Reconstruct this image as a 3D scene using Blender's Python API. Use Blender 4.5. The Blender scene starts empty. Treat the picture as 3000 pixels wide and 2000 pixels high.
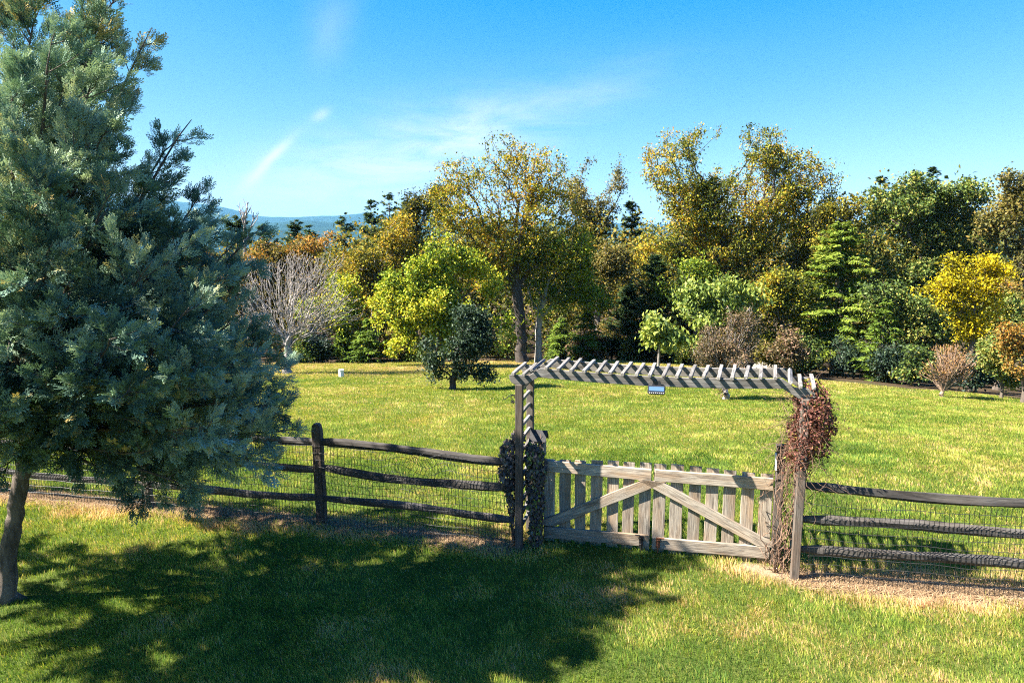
import bpy, bmesh, math
import numpy as np
from mathutils import Vector, Matrix

# ------------------------------------------------------------------ camera, sky, sun, exposure
SC = bpy.context.scene
COL = SC.collection
CAM_H, PITCH = 3.9, math.radians(8.47)
cam = bpy.data.cameras.new('camera')
cam.sensor_width = 36.0
cam.lens = 24.0
cam.clip_start, cam.clip_end = 0.05, 30000
camo = bpy.data.objects.new('camera', cam)
camo.location = (0, 0, CAM_H)
camo.rotation_euler = (math.pi / 2 - PITCH, 0, 0)
COL.objects.link(camo)
SC.camera = camo

SUN_EL, SUN_AZ = math.radians(45.5), math.radians(8.0)      # light travels towards +x, a little towards +y
sun = bpy.data.lights.new('sun', 'SUN')
sun.energy = 4.6
sun.angle = math.radians(0.53)
sun.color = (1.0, 0.93, 0.82)
suno = bpy.data.objects.new('sun', sun)
ldir = Vector((math.cos(SUN_EL) * math.cos(SUN_AZ), math.cos(SUN_EL) * math.sin(SUN_AZ), -math.sin(SUN_EL)))
suno.rotation_euler = ldir.to_track_quat('-Z', 'Y').to_euler()
suno.location = (-30, -5, 30)
COL.objects.link(suno)

SC.view_settings.view_transform = 'Standard'
SC.view_settings.look = 'None'
SC.view_settings.exposure = 2.6
SC.view_settings.gamma = 1.0
SC.cycles.max_bounces = 6
SC.cycles.diffuse_bounces = 3
SC.cycles.glossy_bounces = 2
SC.cycles.transmission_bounces = 3
SC.cycles.transparent_max_bounces = 4
SC.cycles.sample_clamp_indirect = 6.0
SC.cycles.filter_width = 1.1
SC.cycles.use_denoising = False

W = bpy.data.worlds.new('World')
SC.world = W
W.use_nodes = True


class NT:
    """small helper to wire node trees"""
    def __init__(s, tree):
        s.t = tree
    def n(s, kind, **kw):
        nd = s.t.nodes.new(kind)
        for k, v in kw.items():
            setattr(nd, k, v)
        return nd
    def l(s, a, b):
        s.t.links.new(a, b)
    def m(s, op, a, b=None, c=None, clamp=False):
        nd = s.t.nodes.new('ShaderNodeMath')
        nd.operation = op
        nd.use_clamp = clamp
        for i, v in enumerate((a, b, c)):
            if v is None:
                continue
            if isinstance(v, (int, float)):
                nd.inputs[i].default_value = v
            else:
                s.t.links.new(v, nd.inputs[i])
        return nd.outputs[0]
    def mixc(s, f, a, b, mode='MIX'):
        nd = s.t.nodes.new('ShaderNodeMix')
        nd.data_type = 'RGBA'
        nd.blend_type = mode
        for sock, v in ((nd.inputs[0], f), (nd.inputs[6], a), (nd.inputs[7], b)):
            if isinstance(v, (int, float)):
                sock.default_value = v
            elif isinstance(v, tuple):
                sock.default_value = (*v, 1)
            else:
                s.t.links.new(v, sock)
        return nd.outputs[2]
    def ramp(s, f, stops, interp='LINEAR'):
        nd = s.t.nodes.new('ShaderNodeValToRGB')
        e = nd.color_ramp
        e.interpolation = interp
        while len(e.elements) < len(stops):
            e.elements.new(0.5)
        for el, (p, c) in zip(e.elements, stops):
            el.position = p
            el.color = (*c, 1)
        s.t.links.new(f, nd.inputs[0])
        return nd.outputs[0]
    def noise(s, vec, scale, detail=4, rough=0.55, dist=0.0):
        nd = s.t.nodes.new('ShaderNodeTexNoise')
        nd.inputs['Scale'].default_value = scale
        nd.inputs['Detail'].default_value = detail
        nd.inputs['Roughness'].default_value = rough
        nd.inputs['Distortion'].default_value = dist
        if vec is not None:
            s.t.links.new(vec, nd.inputs['Vector'])
        return nd.outputs[0]
    def mapping(s, vec, scale=(1, 1, 1), loc=(0, 0, 0), rot=(0, 0, 0)):
        nd = s.t.nodes.new('ShaderNodeMapping')
        nd.inputs['Scale'].default_value = scale
        nd.inputs['Location'].default_value = loc
        nd.inputs['Rotation'].default_value = rot
        s.t.links.new(vec, nd.inputs['Vector'])
        return nd.outputs[0]


def build_world():
    t = NT(W.node_tree)
    W.node_tree.nodes.clear()
    sky = t.n('ShaderNodeTexSky')
    sky.sky_type = 'NISHITA'
    sky.sun_disc = False
    sky.sun_elevation = SUN_EL
    sky.sun_rotation = math.atan2(-ldir.x, -ldir.y)
    sky.air_density = 1.0
    sky.dust_density = 0.6
    sky.ozone_density = 2.5
    sky.altitude = 300
    # deeper autumn blue overhead: a curve per channel on the sky's own radiance
    sr = t.n('ShaderNodeSeparateColor'); t.l(sky.outputs[0], sr.inputs[0])
    cc = t.n('ShaderNodeCombineColor')
    K = 0.06 * 2 ** 2.4
    t.l(t.m('MAXIMUM', t.m('MULTIPLY', t.m('SUBTRACT', sr.outputs[0], 1.42), 0.185 / K), 0.03), cc.inputs[0])
    t.l(t.m('MULTIPLY', sr.outputs[1], 0.143 / K), cc.inputs[1])
    t.l(t.m('MULTIPLY', t.m('POWER', t.m('MULTIPLY', sr.outputs[2], 0.2), 0.12), 0.97 / K), cc.inputs[2])
    col = cc.outputs[0]
    # thin cirrus, laid out over the sky's directions (azimuth and elevation tangents to the north)
    tc = t.n('ShaderNodeTexCoord')
    sp = t.n('ShaderNodeSeparateXYZ')
    t.l(tc.outputs['Generated'], sp.inputs[0])
    ysafe = t.m('MAXIMUM', sp.outputs[1], 0.05)
    u = t.m('DIVIDE', sp.outputs[0], ysafe)
    v = t.m('DIVIDE', sp.outputs[2], ysafe)
    cb = t.n('ShaderNodeCombineXYZ')
    t.l(u, cb.inputs[0]); t.l(v, cb.inputs[1])
    uv = cb.outputs[0]
    wob = t.noise(uv, 6.0, 5, 0.6)
    wob = t.m('SUBTRACT', wob, 0.5)

    def streak(cu, cv, ang, ln, wd, amp, wa):
        ca, sa = math.cos(ang), math.sin(ang)
        du = t.m('SUBTRACT', u, cu)
        dv = t.m('SUBTRACT', v, cv)
        a = t.m('ADD', t.m('MULTIPLY', du, ca), t.m('MULTIPLY', dv, sa))
        b = t.m('ADD', t.m('MULTIPLY', du, -sa), t.m('MULTIPLY', dv, ca))
        b = t.m('ADD', b, t.m('MULTIPLY', wob, wa))
        a2 = t.m('POWER', t.m('ABSOLUTE', t.m('DIVIDE', a, ln)), 2.0)
        b2 = t.m('POWER', t.m('ABSOLUTE', t.m('DIVIDE', b, wd)), 2.0)
        g = t.m('EXPONENT', t.m('MULTIPLY', t.m('ADD', a2, b2), -1.0))
        return t.m('MULTIPLY', g, amp)
    mp = t.mapping(uv, scale=(2.2, 9.0, 1), rot=(0, 0, math.radians(-26)))
    fib = t.noise(mp, 3.0, 6, 0.62, 0.5)
    fibm = t.m('MULTIPLY', t.m('SUBTRACT', fib, 0.28), 2.4, clamp=True)
    big = t.m('ADD', streak(-0.20, 0.105, math.radians(15), 0.22, 0.055, 0.85, 0.08),
              streak(-0.02, 0.155, math.radians(17), 0.20, 0.035, 0.40, 0.07))
    big = t.m('MULTIPLY', big, fibm)
    s1 = streak(-0.340, 0.117, math.radians(42), 0.036, 0.0065, 0.75, 0.012)
    s1b = streak(-0.372, 0.086, math.radians(40), 0.026, 0.011, 0.5, 0.018)
    s2 = streak(-0.270, 0.174, math.radians(28), 0.013, 0.007, 0.45, 0.008)
    s3 = streak(-0.25, 0.29, math.radians(70), 0.05, 0.03, 0.18, 0.12)
    tot = t.m('ADD', t.m('ADD', big, s1), t.m('ADD', t.m('ADD', s2, s1b), s3), clamp=True)
    # only in front (north), not below the horizon
    tot = t.m('MULTIPLY', tot, t.m('GREATER_THAN', sp.outputs[1], 0.06))
    col = t.mixc(tot, col, (2.7, 2.95, 3.15))
    bg = t.n('ShaderNodeBackground')
    bg.inputs['Strength'].default_value = 0.06
    t.l(col, bg.inputs['Color'])
    out = t.n('ShaderNodeOutputWorld')
    t.l(bg.outputs[0], out.inputs[0])


build_world()
rng = np.random.default_rng(11)


# ------------------------------------------------------------------ terrain and photograph geometry
def smooth(x):
    x = np.clip(x, 0, 1)
    return x * x * (3 - 2 * x)


def hgt(x, y):
    """height of the ground: flat by the gate, then a slope down to the wood, falling away on the right"""
    x = np.asarray(x, float); y = np.asarray(y, float)
    d = y - 10.5
    near = np.where(d > 0, 0.1175 * (np.sqrt(d * d + 1.2) - 1.0954), 0.0)
    z = -np.where(y < 60, near, 0.1175 * 48.5 + (y - 60) * 0.05)
    z = np.where(y > 60, -5.72 - 55 * smooth((y - 60) / 1500), z)
    z = z - 0.012 * np.clip(x - 4, 0, 40) ** 1.5 * smooth((y - 9) / 15)
    und = 0.05 * np.sin(x * 0.35 + 1.0) * np.sin(y * 0.27) + 0.03 * np.sin(x * 0.9 + y * 0.5)
    return z + und * smooth((y - 11) / 8)


def ray(px, py):
    """direction of a pixel of the 3000 x 2000 photograph"""
    x = (px - 1500) / 2000.0
    y = (1000 - py) / 2000.0
    c, s = math.cos(PITCH), math.sin(PITCH)
    return np.array([x, c + y * s, -s + y * c])


def at_depth(px, py, D):
    r = ray(px, py)
    return np.array([0, 0, CAM_H]) + r * (D / r[1])


def ground_at(px, py):
    r = ray(px, py)
    D = 3.0
    while D < 200:
        p = np.array([0, 0, CAM_H]) + r * (D / r[1])
        if p[2] <= hgt(p[0], p[1]):
            return p
        D += 0.03
    return p


def ground_under(px, D):
    """point of the ground at depth D under a pixel column"""
    z = 0
    x = 0
    for _ in range(8):
        # camera-space depth of a ground point
        dep = D * math.cos(PITCH) - (z - CAM_H) * math.sin(PITCH)
        x = (px - 1500) / 2000.0 * dep
        z = float(hgt(x, D))
    return np.array([x, D, z])


AL = np.array([0.09, 8.18])
UV_ = np.array([0.973, -0.232]); UV_ /= np.linalg.norm(UV_)
NV_ = np.array([0.232, 0.973]); NV_ /= np.linalg.norm(NV_)


def arb(s, off, z):
    """arbor frame: s along its front, off away from the camera, z up"""
    p = AL + UV_ * s + NV_ * off
    return np.array([p[0], p[1], z])


# fence line on plan, from the left to the right
FENCE = [(-10.9, 10.75), (-8.1, 10.15), (-5.33, 9.55), (-2.63, 8.99), (0.0, 8.24)]
FENCE_R = [(3.33, 7.42), (6.15, 6.93), (9.0, 6.45)]


def seg_dist(x, y, a, b):
    ax, ay = a; bx, by = b
    dx, dy = bx - ax, by - ay
    tt = np.clip(((x - ax) * dx + (y - ay) * dy) / (dx * dx + dy * dy), 0, 1)
    return np.hypot(x - ax - tt * dx, y - ay - tt * dy)


def strip_dist(x, y):
    d = np.full(np.shape(x), 99.0)
    for ln in (FENCE, FENCE_R):
        for a, b in zip(ln[:-1], ln[1:]):
            d = np.minimum(d, seg_dist(x, y, a, b))
    d = np.minimum(d, seg_dist(x, y, (2.9, 7.72), (3.4, 7.45)) + 0.02)
    return d


def lattice_noise(x, y, sc, seed=0):
    r = np.random.default_rng(seed)
    tab = r.random((256, 256))
    X = x * sc; Y = y * sc
    xi = np.floor(X).astype(int); yi = np.floor(Y).astype(int)
    fx = smooth(X - xi); fy = smooth(Y - yi)
    g = lambda a, b: tab[a % 256, b % 256]
    return (g(xi, yi) * (1 - fx) + g(xi + 1, yi) * fx) * (1 - fy) + (g(xi, yi + 1) * (1 - fx) + g(xi + 1, yi + 1) * fx) * fy


def fbm(x, y, sc, seed=0, oct=4):
    o = 0; a = 0.5; tot = 0
    for i in range(oct):
        o = o + a * lattice_noise(x, y, sc * 2 ** i, seed + i * 7)
        tot += a; a *= 0.5
    return o / tot


def wave3(P, sc, seed, k=9):
    r = np.random.default_rng(seed)
    d = r.normal(size=(k, 3)); d /= np.linalg.norm(d, axis=1)[:, None]
    d *= (sc * r.uniform(0.6, 1.6, k))[:, None]
    ph = r.uniform(0, 6.28, k)
    return np.sin(P @ d.T + ph).sum(1) / math.sqrt(k)


# ------------------------------------------------------------------ mesh and object helpers
def mesh_np(name, V, faces, tint=None, smooth_=False):
    """faces: list of int arrays (M,k)"""
    me = bpy.data.meshes.new(name)
    V = np.ascontiguousarray(V, dtype=np.float32)
    faces = [np.asarray(f, dtype=np.int32) for f in faces if len(f)]
    me.vertices.add(len(V))
    me.vertices.foreach_set('co', V.ravel())
    nl = sum(f.size for f in faces); npol = sum(len(f) for f in faces)
    me.loops.add(nl)
    me.polygons.add(npol)
    me.loops.foreach_set('vertex_index', np.concatenate([f.ravel() for f in faces]))
    sizes = np.concatenate([np.full(len(f), f.shape[1], dtype=np.int32) for f in faces])
    starts = np.zeros(npol, dtype=np.int32)
    starts[1:] = np.cumsum(sizes)[:-1]
    me.polygons.foreach_set('loop_start', starts)
    if tint is not None:
        a = me.attributes.new('tint', 'FLOAT', 'POINT')
        a.data.foreach_set('value', np.ascontiguousarray(tint, dtype=np.float32))
    me.update(calc_edges=True)
    if not smooth_:
        me.shade_flat()
    return me


def setp(o, label=None, cat=None, group=None, kind=None):
    if label: o['label'] = label
    if cat: o['category'] = cat
    if group: o['group'] = group
    if kind: o['kind'] = kind
    return o


def obj(name, me, mat, parent=None, loc=None):
    o = bpy.data.objects.new(name, me)
    if mat is not None and len(me.materials) == 0:
        me.materials.append(mat)
    COL.objects.link(o)
    if parent is not None:
        o.parent = parent
    if loc is not None:
        o.location = loc
    return o


def thing(name, loc, label, cat, group=None):
    o = bpy.data.objects.new(name, None)
    o.empty_display_size = 0.3
    COL.objects.link(o)
    o.location = tuple(float(c) for c in loc)
    return setp(o, label, cat, group)


def norm(a):
    return a / np.maximum(np.linalg.norm(a, axis=-1, keepdims=True), 1e-9)


def frames(d):
    up = np.where(np.abs(d[:, 2:3]) > 0.9, np.array([[1.0, 0, 0]]), np.array([[0, 0, 1.0]]))
    a = norm(np.cross(d, up))
    b = np.cross(d, a)
    return a, b


def tubes(P0, P1, R0, R1, k=5):
    """tapered prisms, one per edge"""
    d = norm(P1 - P0)
    a, b = frames(d)
    ang = np.arange(k) * 2 * math.pi / k
    c, s = np.cos(ang), np.sin(ang)
    ring = a[:, None, :] * c[None, :, None] + b[:, None, :] * s[None, :, None]
    A = P0[:, None, :] + ring * R0[:, None, None]
    B = P1[:, None, :] + ring * R1[:, None, None]
    V = np.concatenate([A, B], 1).reshape(-1, 3)
    n = len(P0)
    i = np.arange(k); j = (i + 1) % k
    q = np.stack([i, j, j + k, i + k], 1)
    Fq = (np.arange(n)[:, None, None] * 2 * k + q[None]).reshape(-1, 4)
    return V, Fq


def merge(parts):
    Vs, Fs, Ts = [], {}, []
    off = 0
    for p in parts:
        V, F = p[0], p[1]
        Vs.append(V)
        F = F if isinstance(F, list) else [F]
        for f in F:
            Fs.setdefault(f.shape[1], []).append(f + off)
        Ts.append(p[2] if len(p) > 2 else np.zeros(len(V)))
        off += len(V)
    return np.concatenate(Vs), [np.concatenate(f) for f in Fs.values()], np.concatenate(Ts)


def tube_path(pts, rads, k=6):
    """one continuous tube through a polyline"""
    pts = np.asarray(pts, float); rads = np.asarray(rads, float)
    n = len(pts)
    d = np.gradient(pts, axis=0)
    d = norm(d)
    a = np.zeros_like(d); 
    up = np.array([1.0, 0, 0]) if abs(d[0, 2]) > 0.8 else np.array([0, 0, 1.0])
    prev = np.cross(d[0], up); prev /= np.linalg.norm(prev)
    for i in range(n):
        prev = prev - d[i] * (prev @ d[i]); prev /= np.linalg.norm(prev)
        a[i] = prev
    b = np.cross(d, a)
    ang = np.arange(k) * 2 * math.pi / k
    V = pts[:, None] + (a[:, None] * np.cos(ang)[None, :, None] + b[:, None] * np.sin(ang)[None, :, None]) * rads[:, None, None]
    V = V.reshape(-1, 3)
    i = np.arange(k); j = (i + 1) % k
    F = np.concatenate([np.stack([r * k + i, r * k + j, (r + 1) * k + j, (r + 1) * k + i], 1) for r in range(n - 1)])
    V = np.vstack([V, pts[:1], pts[-1:]])
    c0, c1 = n * k, n * k + 1
    T = np.concatenate([np.stack([np.full(k, c0), j, i], 1), np.stack([np.full(k, c1), (n - 1) * k + i, (n - 1) * k + j], 1)])
    return V, [F, T]


# ------------------------------------------------------------------ materials
def new_mat(name):
    m = bpy.data.materials.new(name)
    m.use_nodes = True
    m.node_tree.nodes.clear()
    return m, NT(m.node_tree)


def leaf_mat(name, stops, transl=0.35, gloss=0.05, rough=0.4):
    gloss *= 0.12; rough = max(rough, 0.55)
    m, t = new_mat(name)
    at = t.n('ShaderNodeAttribute', attribute_name='tint')
    col = t.ramp(at.outputs['Fac'], stops)
    df = t.n('ShaderNodeBsdfDiffuse'); t.l(col, df.inputs[0])
    tr = t.n('ShaderNodeBsdfTranslucent')
    bright = t.mixc(1.0, col, (1.25, 1.25, 0.7), 'MULTIPLY')
    t.l(bright, tr.inputs[0])
    mx = t.n('ShaderNodeMixShader'); mx.inputs[0].default_value = transl
    t.l(df.outputs[0], mx.inputs[1]); t.l(tr.outputs[0], mx.inputs[2])
    gl = t.n('ShaderNodeBsdfGlossy'); gl.inputs['Roughness'].default_value = rough
    gl.inputs['Color'].default_value = (0.9, 0.95, 1, 1)
    m2 = t.n('ShaderNodeMixShader'); m2.inputs[0].default_value = gloss
    t.l(mx.outputs[0], m2.inputs[1]); t.l(gl.outputs[0], m2.inputs[2])
    o = t.n('ShaderNodeOutputMaterial'); t.l(m2.outputs[0], o.inputs[0])
    return m


def bark_mat(name, dark, light, scale=6.0):
    m, t = new_mat(name)
    tc = t.n('ShaderNodeTexCoord')
    mp = t.mapping(tc.outputs['Object'], scale=(1, 1, 0.25))
    n1 = t.noise(mp, scale, 6, 0.7, 0.4)
    col = t.ramp(n1, [(0.32, dark), (0.62, light)])
    b = t.n('ShaderNodeBsdfPrincipled')
    t.l(col, b.inputs['Base Color']); b.inputs['Roughness'].default_value = 0.9
    bp = t.n('ShaderNodeBump'); bp.inputs['Strength'].default_value = 0.9; bp.inputs['Distance'].default_value = 0.03
    t.l(n1, bp.inputs['Height']); t.l(bp.outputs[0], b.inputs['Normal'])
    o = t.n('ShaderNodeOutputMaterial'); t.l(b.outputs[0], o.inputs[0])
    return m


def wood_mat(name, base, dark, warm, warm_amt=0.4, grain=1.0, rough=0.85, moss=0.0):
    """weathered boards: grain runs along each board's own x axis"""
    m, t = new_mat(name)
    tc = t.n('ShaderNodeTexCoord')
    oi = t.n('ShaderNodeObjectInfo')
    rnd = t.m('MULTIPLY', oi.outputs['Random'], 37.0)
    ad = t.n('ShaderNodeVectorMath', operation='ADD')
    cb = t.n('ShaderNodeCombineXYZ'); t.l(rnd, cb.inputs[0]); t.l(rnd, cb.inputs[1]); t.l(rnd, cb.inputs[2])
    t.l(tc.outputs['Object'], ad.inputs[0]); t.l(cb.outputs[0], ad.inputs[1])
    P = ad.outputs[0]
    fine = t.noise(t.mapping(P, scale=(2.0, 60, 60)), 3.0, 4, 0.6, 0.3)
    mid = t.noise(t.mapping(P, scale=(1.2, 14, 14)), 2.0, 5, 0.65, 1.2)
    # cathedral grain: distorted rings
    wv = t.n('ShaderNodeTexWave', wave_type='BANDS', bands_direction='Y')
    wv.inputs['Scale'].default_value = 11.0 * grain
    wv.inputs['Distortion'].default_value = 7.0
    wv.inputs['Detail'].default_value = 3.0
    wv.inputs['Detail Scale'].default_value = 0.7
    t.l(t.mapping(P, scale=(0.35, 1.4, 1.4)), wv.inputs['Vector'])
    blot = t.noise(t.mapping(P, scale=(1.4, 5, 5)), 1.5, 3, 0.5)
    knot = t.n('ShaderNodeTexVoronoi'); knot.inputs['Scale'].default_value = 1.0
    knot.inputs['Randomness'].default_value = 1.0
    t.l(t.mapping(P, scale=(2.6, 8, 8)), knot.inputs['Vector'])
    kn = t.m('SUBTRACT', 1.0, t.m('MULTIPLY', knot.outputs['Distance'], 5.5), clamp=True)
    col = t.ramp(mid, [(0.30, dark), (0.56, base), (0.75, tuple(min(1, c * 1.35) for c in base))])
    wm = t.m('MULTIPLY', t.ramp(blot, [(0.42, (0, 0, 0)), (0.66, (1, 1, 1))]), warm_amt)
    col = t.mixc(wm, col, warm)
    col = t.mixc(t.m('MULTIPLY', t.m('LESS_THAN', wv.outputs['Fac'], 0.22), 0.42), col, dark)
    col = t.mixc(t.m('MULTIPLY', t.ramp(fine, [(0.34, (1, 1, 1)), (0.5, (0, 0, 0))]), 0.55), col, tuple(c * 0.5 for c in dark))
    col = t.mixc(t.m('MULTIPLY', kn, 0.9), col, tuple(c * 0.45 for c in dark))
    tone = t.m('ADD', t.m('MULTIPLY', oi.outputs['Random'], 0.5), 0.75)
    hs = t.n('ShaderNodeHueSaturation'); t.l(col, hs.inputs['Color']); t.l(tone, hs.inputs['Value'])
    b = t.n('ShaderNodeBsdfPrincipled')
    t.l(hs.outputs[0], b.inputs['Base Color'])
    b.inputs['Roughness'].default_value = rough
    b.inputs['Specular IOR Level'].default_value = 0.25
    bp = t.n('ShaderNodeBump'); bp.inputs['Strength'].default_value = 0.6; bp.inputs['Distance'].default_value = 0.006
    t.l(t.m('ADD', t.m('MULTIPLY', fine, 0.6), mid), bp.inputs['Height'])
    t.l(bp.outputs[0], b.inputs['Normal'])
    o = t.n('ShaderNodeOutputMaterial'); t.l(b.outputs[0], o.inputs[0])
    return m


def plain_mat(name, col, rough=0.5, metal=0.0, var=0.25, scale=20.0):
    m, t = new_mat(name)
    tc = t.n('ShaderNodeTexCoord')
    n = t.noise(tc.outputs['Object'], scale, 4, 0.6)
    c = t.ramp(n, [(0.3, tuple(x * (1 - var) for x in col)), (0.7, tuple(min(1, x * (1 + var)) for x in col))])
    b = t.n('ShaderNodeBsdfPrincipled')
    t.l(c, b.inputs['Base Color'])
    b.inputs['Roughness'].default_value = rough
    b.inputs['Metallic'].default_value = metal
    o = t.n('ShaderNodeOutputMaterial'); t.l(b.outputs[0], o.inputs[0])
    return m


# foliage colours (dark -> light)
G_GRASS = [(0, (0.052, 0.106, 0.019)), (0.3, (0.116, 0.199, 0.027)), (0.55, (0.254, 0.299, 0.041)), (0.78, (0.422, 0.361, 0.086)), (1, (0.612, 0.386, 0.219))]
M = {}
M['grass'] = leaf_mat('grass_blades', G_GRASS, 0.35, 0.05, 0.35)
M['straw'] = leaf_mat('dry_straw', [(0, (0.16, 0.10, 0.05)), (0.5, (0.32, 0.21, 0.12)), (1, (0.47, 0.35, 0.22))], 0.2, 0.03)
M['juniper'] = leaf_mat('juniper_scale_leaf', [(0, (0.040, 0.076, 0.055)), (0.4, (0.139, 0.226, 0.156)), (0.75, (0.356, 0.439, 0.306)), (0.9, (0.396, 0.378, 0.192)), (1, (0.475, 0.329, 0.108))], 0.14, 0.06, 0.4)
M['walnut'] = leaf_mat('walnut_leaf', [(0, (0.030, 0.042, 0.008)), (0.35, (0.130, 0.155, 0.020)), (0.65, (0.290, 0.275, 0.026)), (0.85, (0.430, 0.320, 0.030)), (1, (0.440, 0.240, 0.030))], 0.27, 0.05)
M['gold'] = leaf_mat('golden_leaf', [(0, (0.035, 0.040, 0.010)), (0.35, (0.150, 0.150, 0.022)), (0.65, (0.330, 0.270, 0.026)), (1, (0.520, 0.300, 0.030))], 0.27, 0.05)
M['lime'] = leaf_mat('yellow_green_leaf', [(0, (0.035, 0.058, 0.008)), (0.4, (0.150, 0.225, 0.024)), (0.75, (0.340, 0.380, 0.032)), (1, (0.520, 0.440, 0.040))], 0.27, 0.06)
M['yellow'] = leaf_mat('bright_yellow_leaf', [(0, (0.098, 0.098, 0.007)), (0.5, (0.483, 0.391, 0.014)), (1, (0.690, 0.494, 0.014))], 0.27, 0.05)
M['green'] = leaf_mat('green_leaf', [(0, (0.015, 0.027, 0.009)), (0.4, (0.073, 0.119, 0.025)), (0.75, (0.156, 0.213, 0.045)), (1, (0.312, 0.269, 0.062))], 0.27, 0.08)
M['holly'] = leaf_mat('dark_glossy_leaf', [(0, (0.012, 0.026, 0.014)), (0.6, (0.031, 0.055, 0.026)), (1, (0.066, 0.096, 0.042))], 0.15, 0.14, 0.35)
M['pale'] = leaf_mat('pale_broad_leaf', [(0, (0.045, 0.075, 0.016)), (0.5, (0.170, 0.235, 0.050)), (1, (0.360, 0.380, 0.075))], 0.27, 0.08)
M['hemlock'] = leaf_mat('light_needle', [(0, (0.030, 0.056, 0.010)), (0.5, (0.111, 0.174, 0.022)), (1, (0.238, 0.289, 0.043))], 0.28, 0.05)
M['cedar'] = leaf_mat('dark_needle', [(0, (0.013, 0.029, 0.013)), (0.6, (0.036, 0.065, 0.023)), (1, (0.078, 0.111, 0.034))], 0.2, 0.05)
M['pine'] = leaf_mat('pine_needle', [(0, (0.022, 0.046, 0.019)), (0.6, (0.049, 0.081, 0.030)), (1, (0.088, 0.121, 0.041))], 0.2, 0.05)
M['rust'] = leaf_mat('rusty_leaf', [(0, (0.035, 0.032, 0.012)), (0.4, (0.130, 0.115, 0.030)), (0.75, (0.260, 0.180, 0.040)), (1, (0.400, 0.180, 0.035))], 0.27, 0.05)
M['olive'] = leaf_mat('olive_leaf', [(0, (0.028, 0.032, 0.010)), (0.5, (0.119, 0.119, 0.031)), (1, (0.231, 0.168, 0.042))], 0.27, 0.06)
M['myrtle'] = leaf_mat('brown_green_leaf', [(0, (0.030, 0.027, 0.013)), (0.4, (0.132, 0.108, 0.048)), (0.75, (0.228, 0.144, 0.090)), (1, (0.336, 0.198, 0.144))], 0.27, 0.05)
M['peach'] = leaf_mat('peach_leaf', [(0, (0.140, 0.100, 0.030)), (0.5, (0.330, 0.180, 0.070)), (1, (0.460, 0.260, 0.120))], 0.35, 0.04)
M['vinered'] = leaf_mat('red_vine_leaf', [(0, (0.045, 0.016, 0.012)), (0.45, (0.130, 0.050, 0.036)), (0.8, (0.250, 0.110, 0.075)), (0.92, (0.330, 0.170, 0.060)), (1, (0.260, 0.260, 0.030))], 0.25, 0.10, 0.35)
M['vinedark'] = leaf_mat('dusky_vine_leaf', [(0, (0.048, 0.042, 0.048)), (0.5, (0.120, 0.099, 0.096)), (0.75, (0.192, 0.168, 0.120)), (0.86, (0.136, 0.192, 0.048)), (1, (0.272, 0.304, 0.048))], 0.2, 0.10, 0.4)
M['farleaf'] = leaf_mat('far_wood_leaf', [(0, (0.016, 0.024, 0.008)), (0.4, (0.070, 0.090, 0.020)), (0.75, (0.175, 0.170, 0.030)), (1, (0.280, 0.190, 0.035))], 0.3, 0.04)
M['bark'] = bark_mat('brown_bark', (0.040, 0.030, 0.024), (0.140, 0.110, 0.085))
M['bark_grey'] = bark_mat('grey_bark', (0.085, 0.075, 0.068), (0.280, 0.250, 0.225))
M['bark_pale'] = bark_mat('pale_bark', (0.120, 0.105, 0.092), (0.360, 0.325, 0.290), 9)
M['bark_dark'] = bark_mat('dark_bark', (0.018, 0.014, 0.012), (0.070, 0.055, 0.045), 10)
M['twig'] = bark_mat('bare_twig', (0.170, 0.148, 0.136), (0.330, 0.295, 0.278), 12)
M['twig_tan'] = bark_mat('tan_twig', (0.180, 0.120, 0.080), (0.360, 0.250, 0.180), 12)
M['vinestem'] = bark_mat('vine_stem', (0.075, 0.042, 0.028), (0.230, 0.140, 0.090), 20)
M['wood'] = wood_mat('weathered_gate_wood', (0.370, 0.320, 0.255), (0.120, 0.094, 0.074), (0.330, 0.205, 0.105), 0.6)
M['wood_grey'] = wood_mat('grey_arbor_wood', (0.230, 0.220, 0.205), (0.080, 0.072, 0.066), (0.200, 0.170, 0.125), 0.3)
M['wood_post'] = wood_mat('brown_post_wood', (0.112, 0.098, 0.084), (0.045, 0.037, 0.031), (0.135, 0.080, 0.048), 0.4)
M['wood_rail'] = wood_mat('dark_rail_wood', (0.090, 0.083, 0.077), (0.026, 0.023, 0.022), (0.100, 0.075, 0.050), 0.3, 0.3)
M['wire'] = plain_mat('fence_wire', (0.014, 0.014, 0.014), 0.6, 0.0)
M['iron'] = plain_mat('black_iron', (0.020, 0.018, 0.018), 0.55, 0.4)
M['rusty'] = plain_mat('rusted_iron', (0.150, 0.055, 0.025), 0.8, 0.2, 0.4, 60)
M['plastic'] = plain_mat('black_plastic', (0.018, 0.018, 0.020), 0.45, 0, 0.1)
M['panel'] = plain_mat('pale_blue_panel', (0.08, 0.15, 0.27), 0.15, 0, 0.05)
M['white'] = plain_mat('white_paint', (0.72, 0.71, 0.68), 0.6, 0, 0.08)
M['shingle'] = plain_mat('dark_shingle', (0.030, 0.029, 0.030), 0.9, 0, 0.4, 40)
M['stone'] = plain_mat('pale_stone', (0.330, 0.280, 0.220), 0.95, 0, 0.35, 8)


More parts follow.
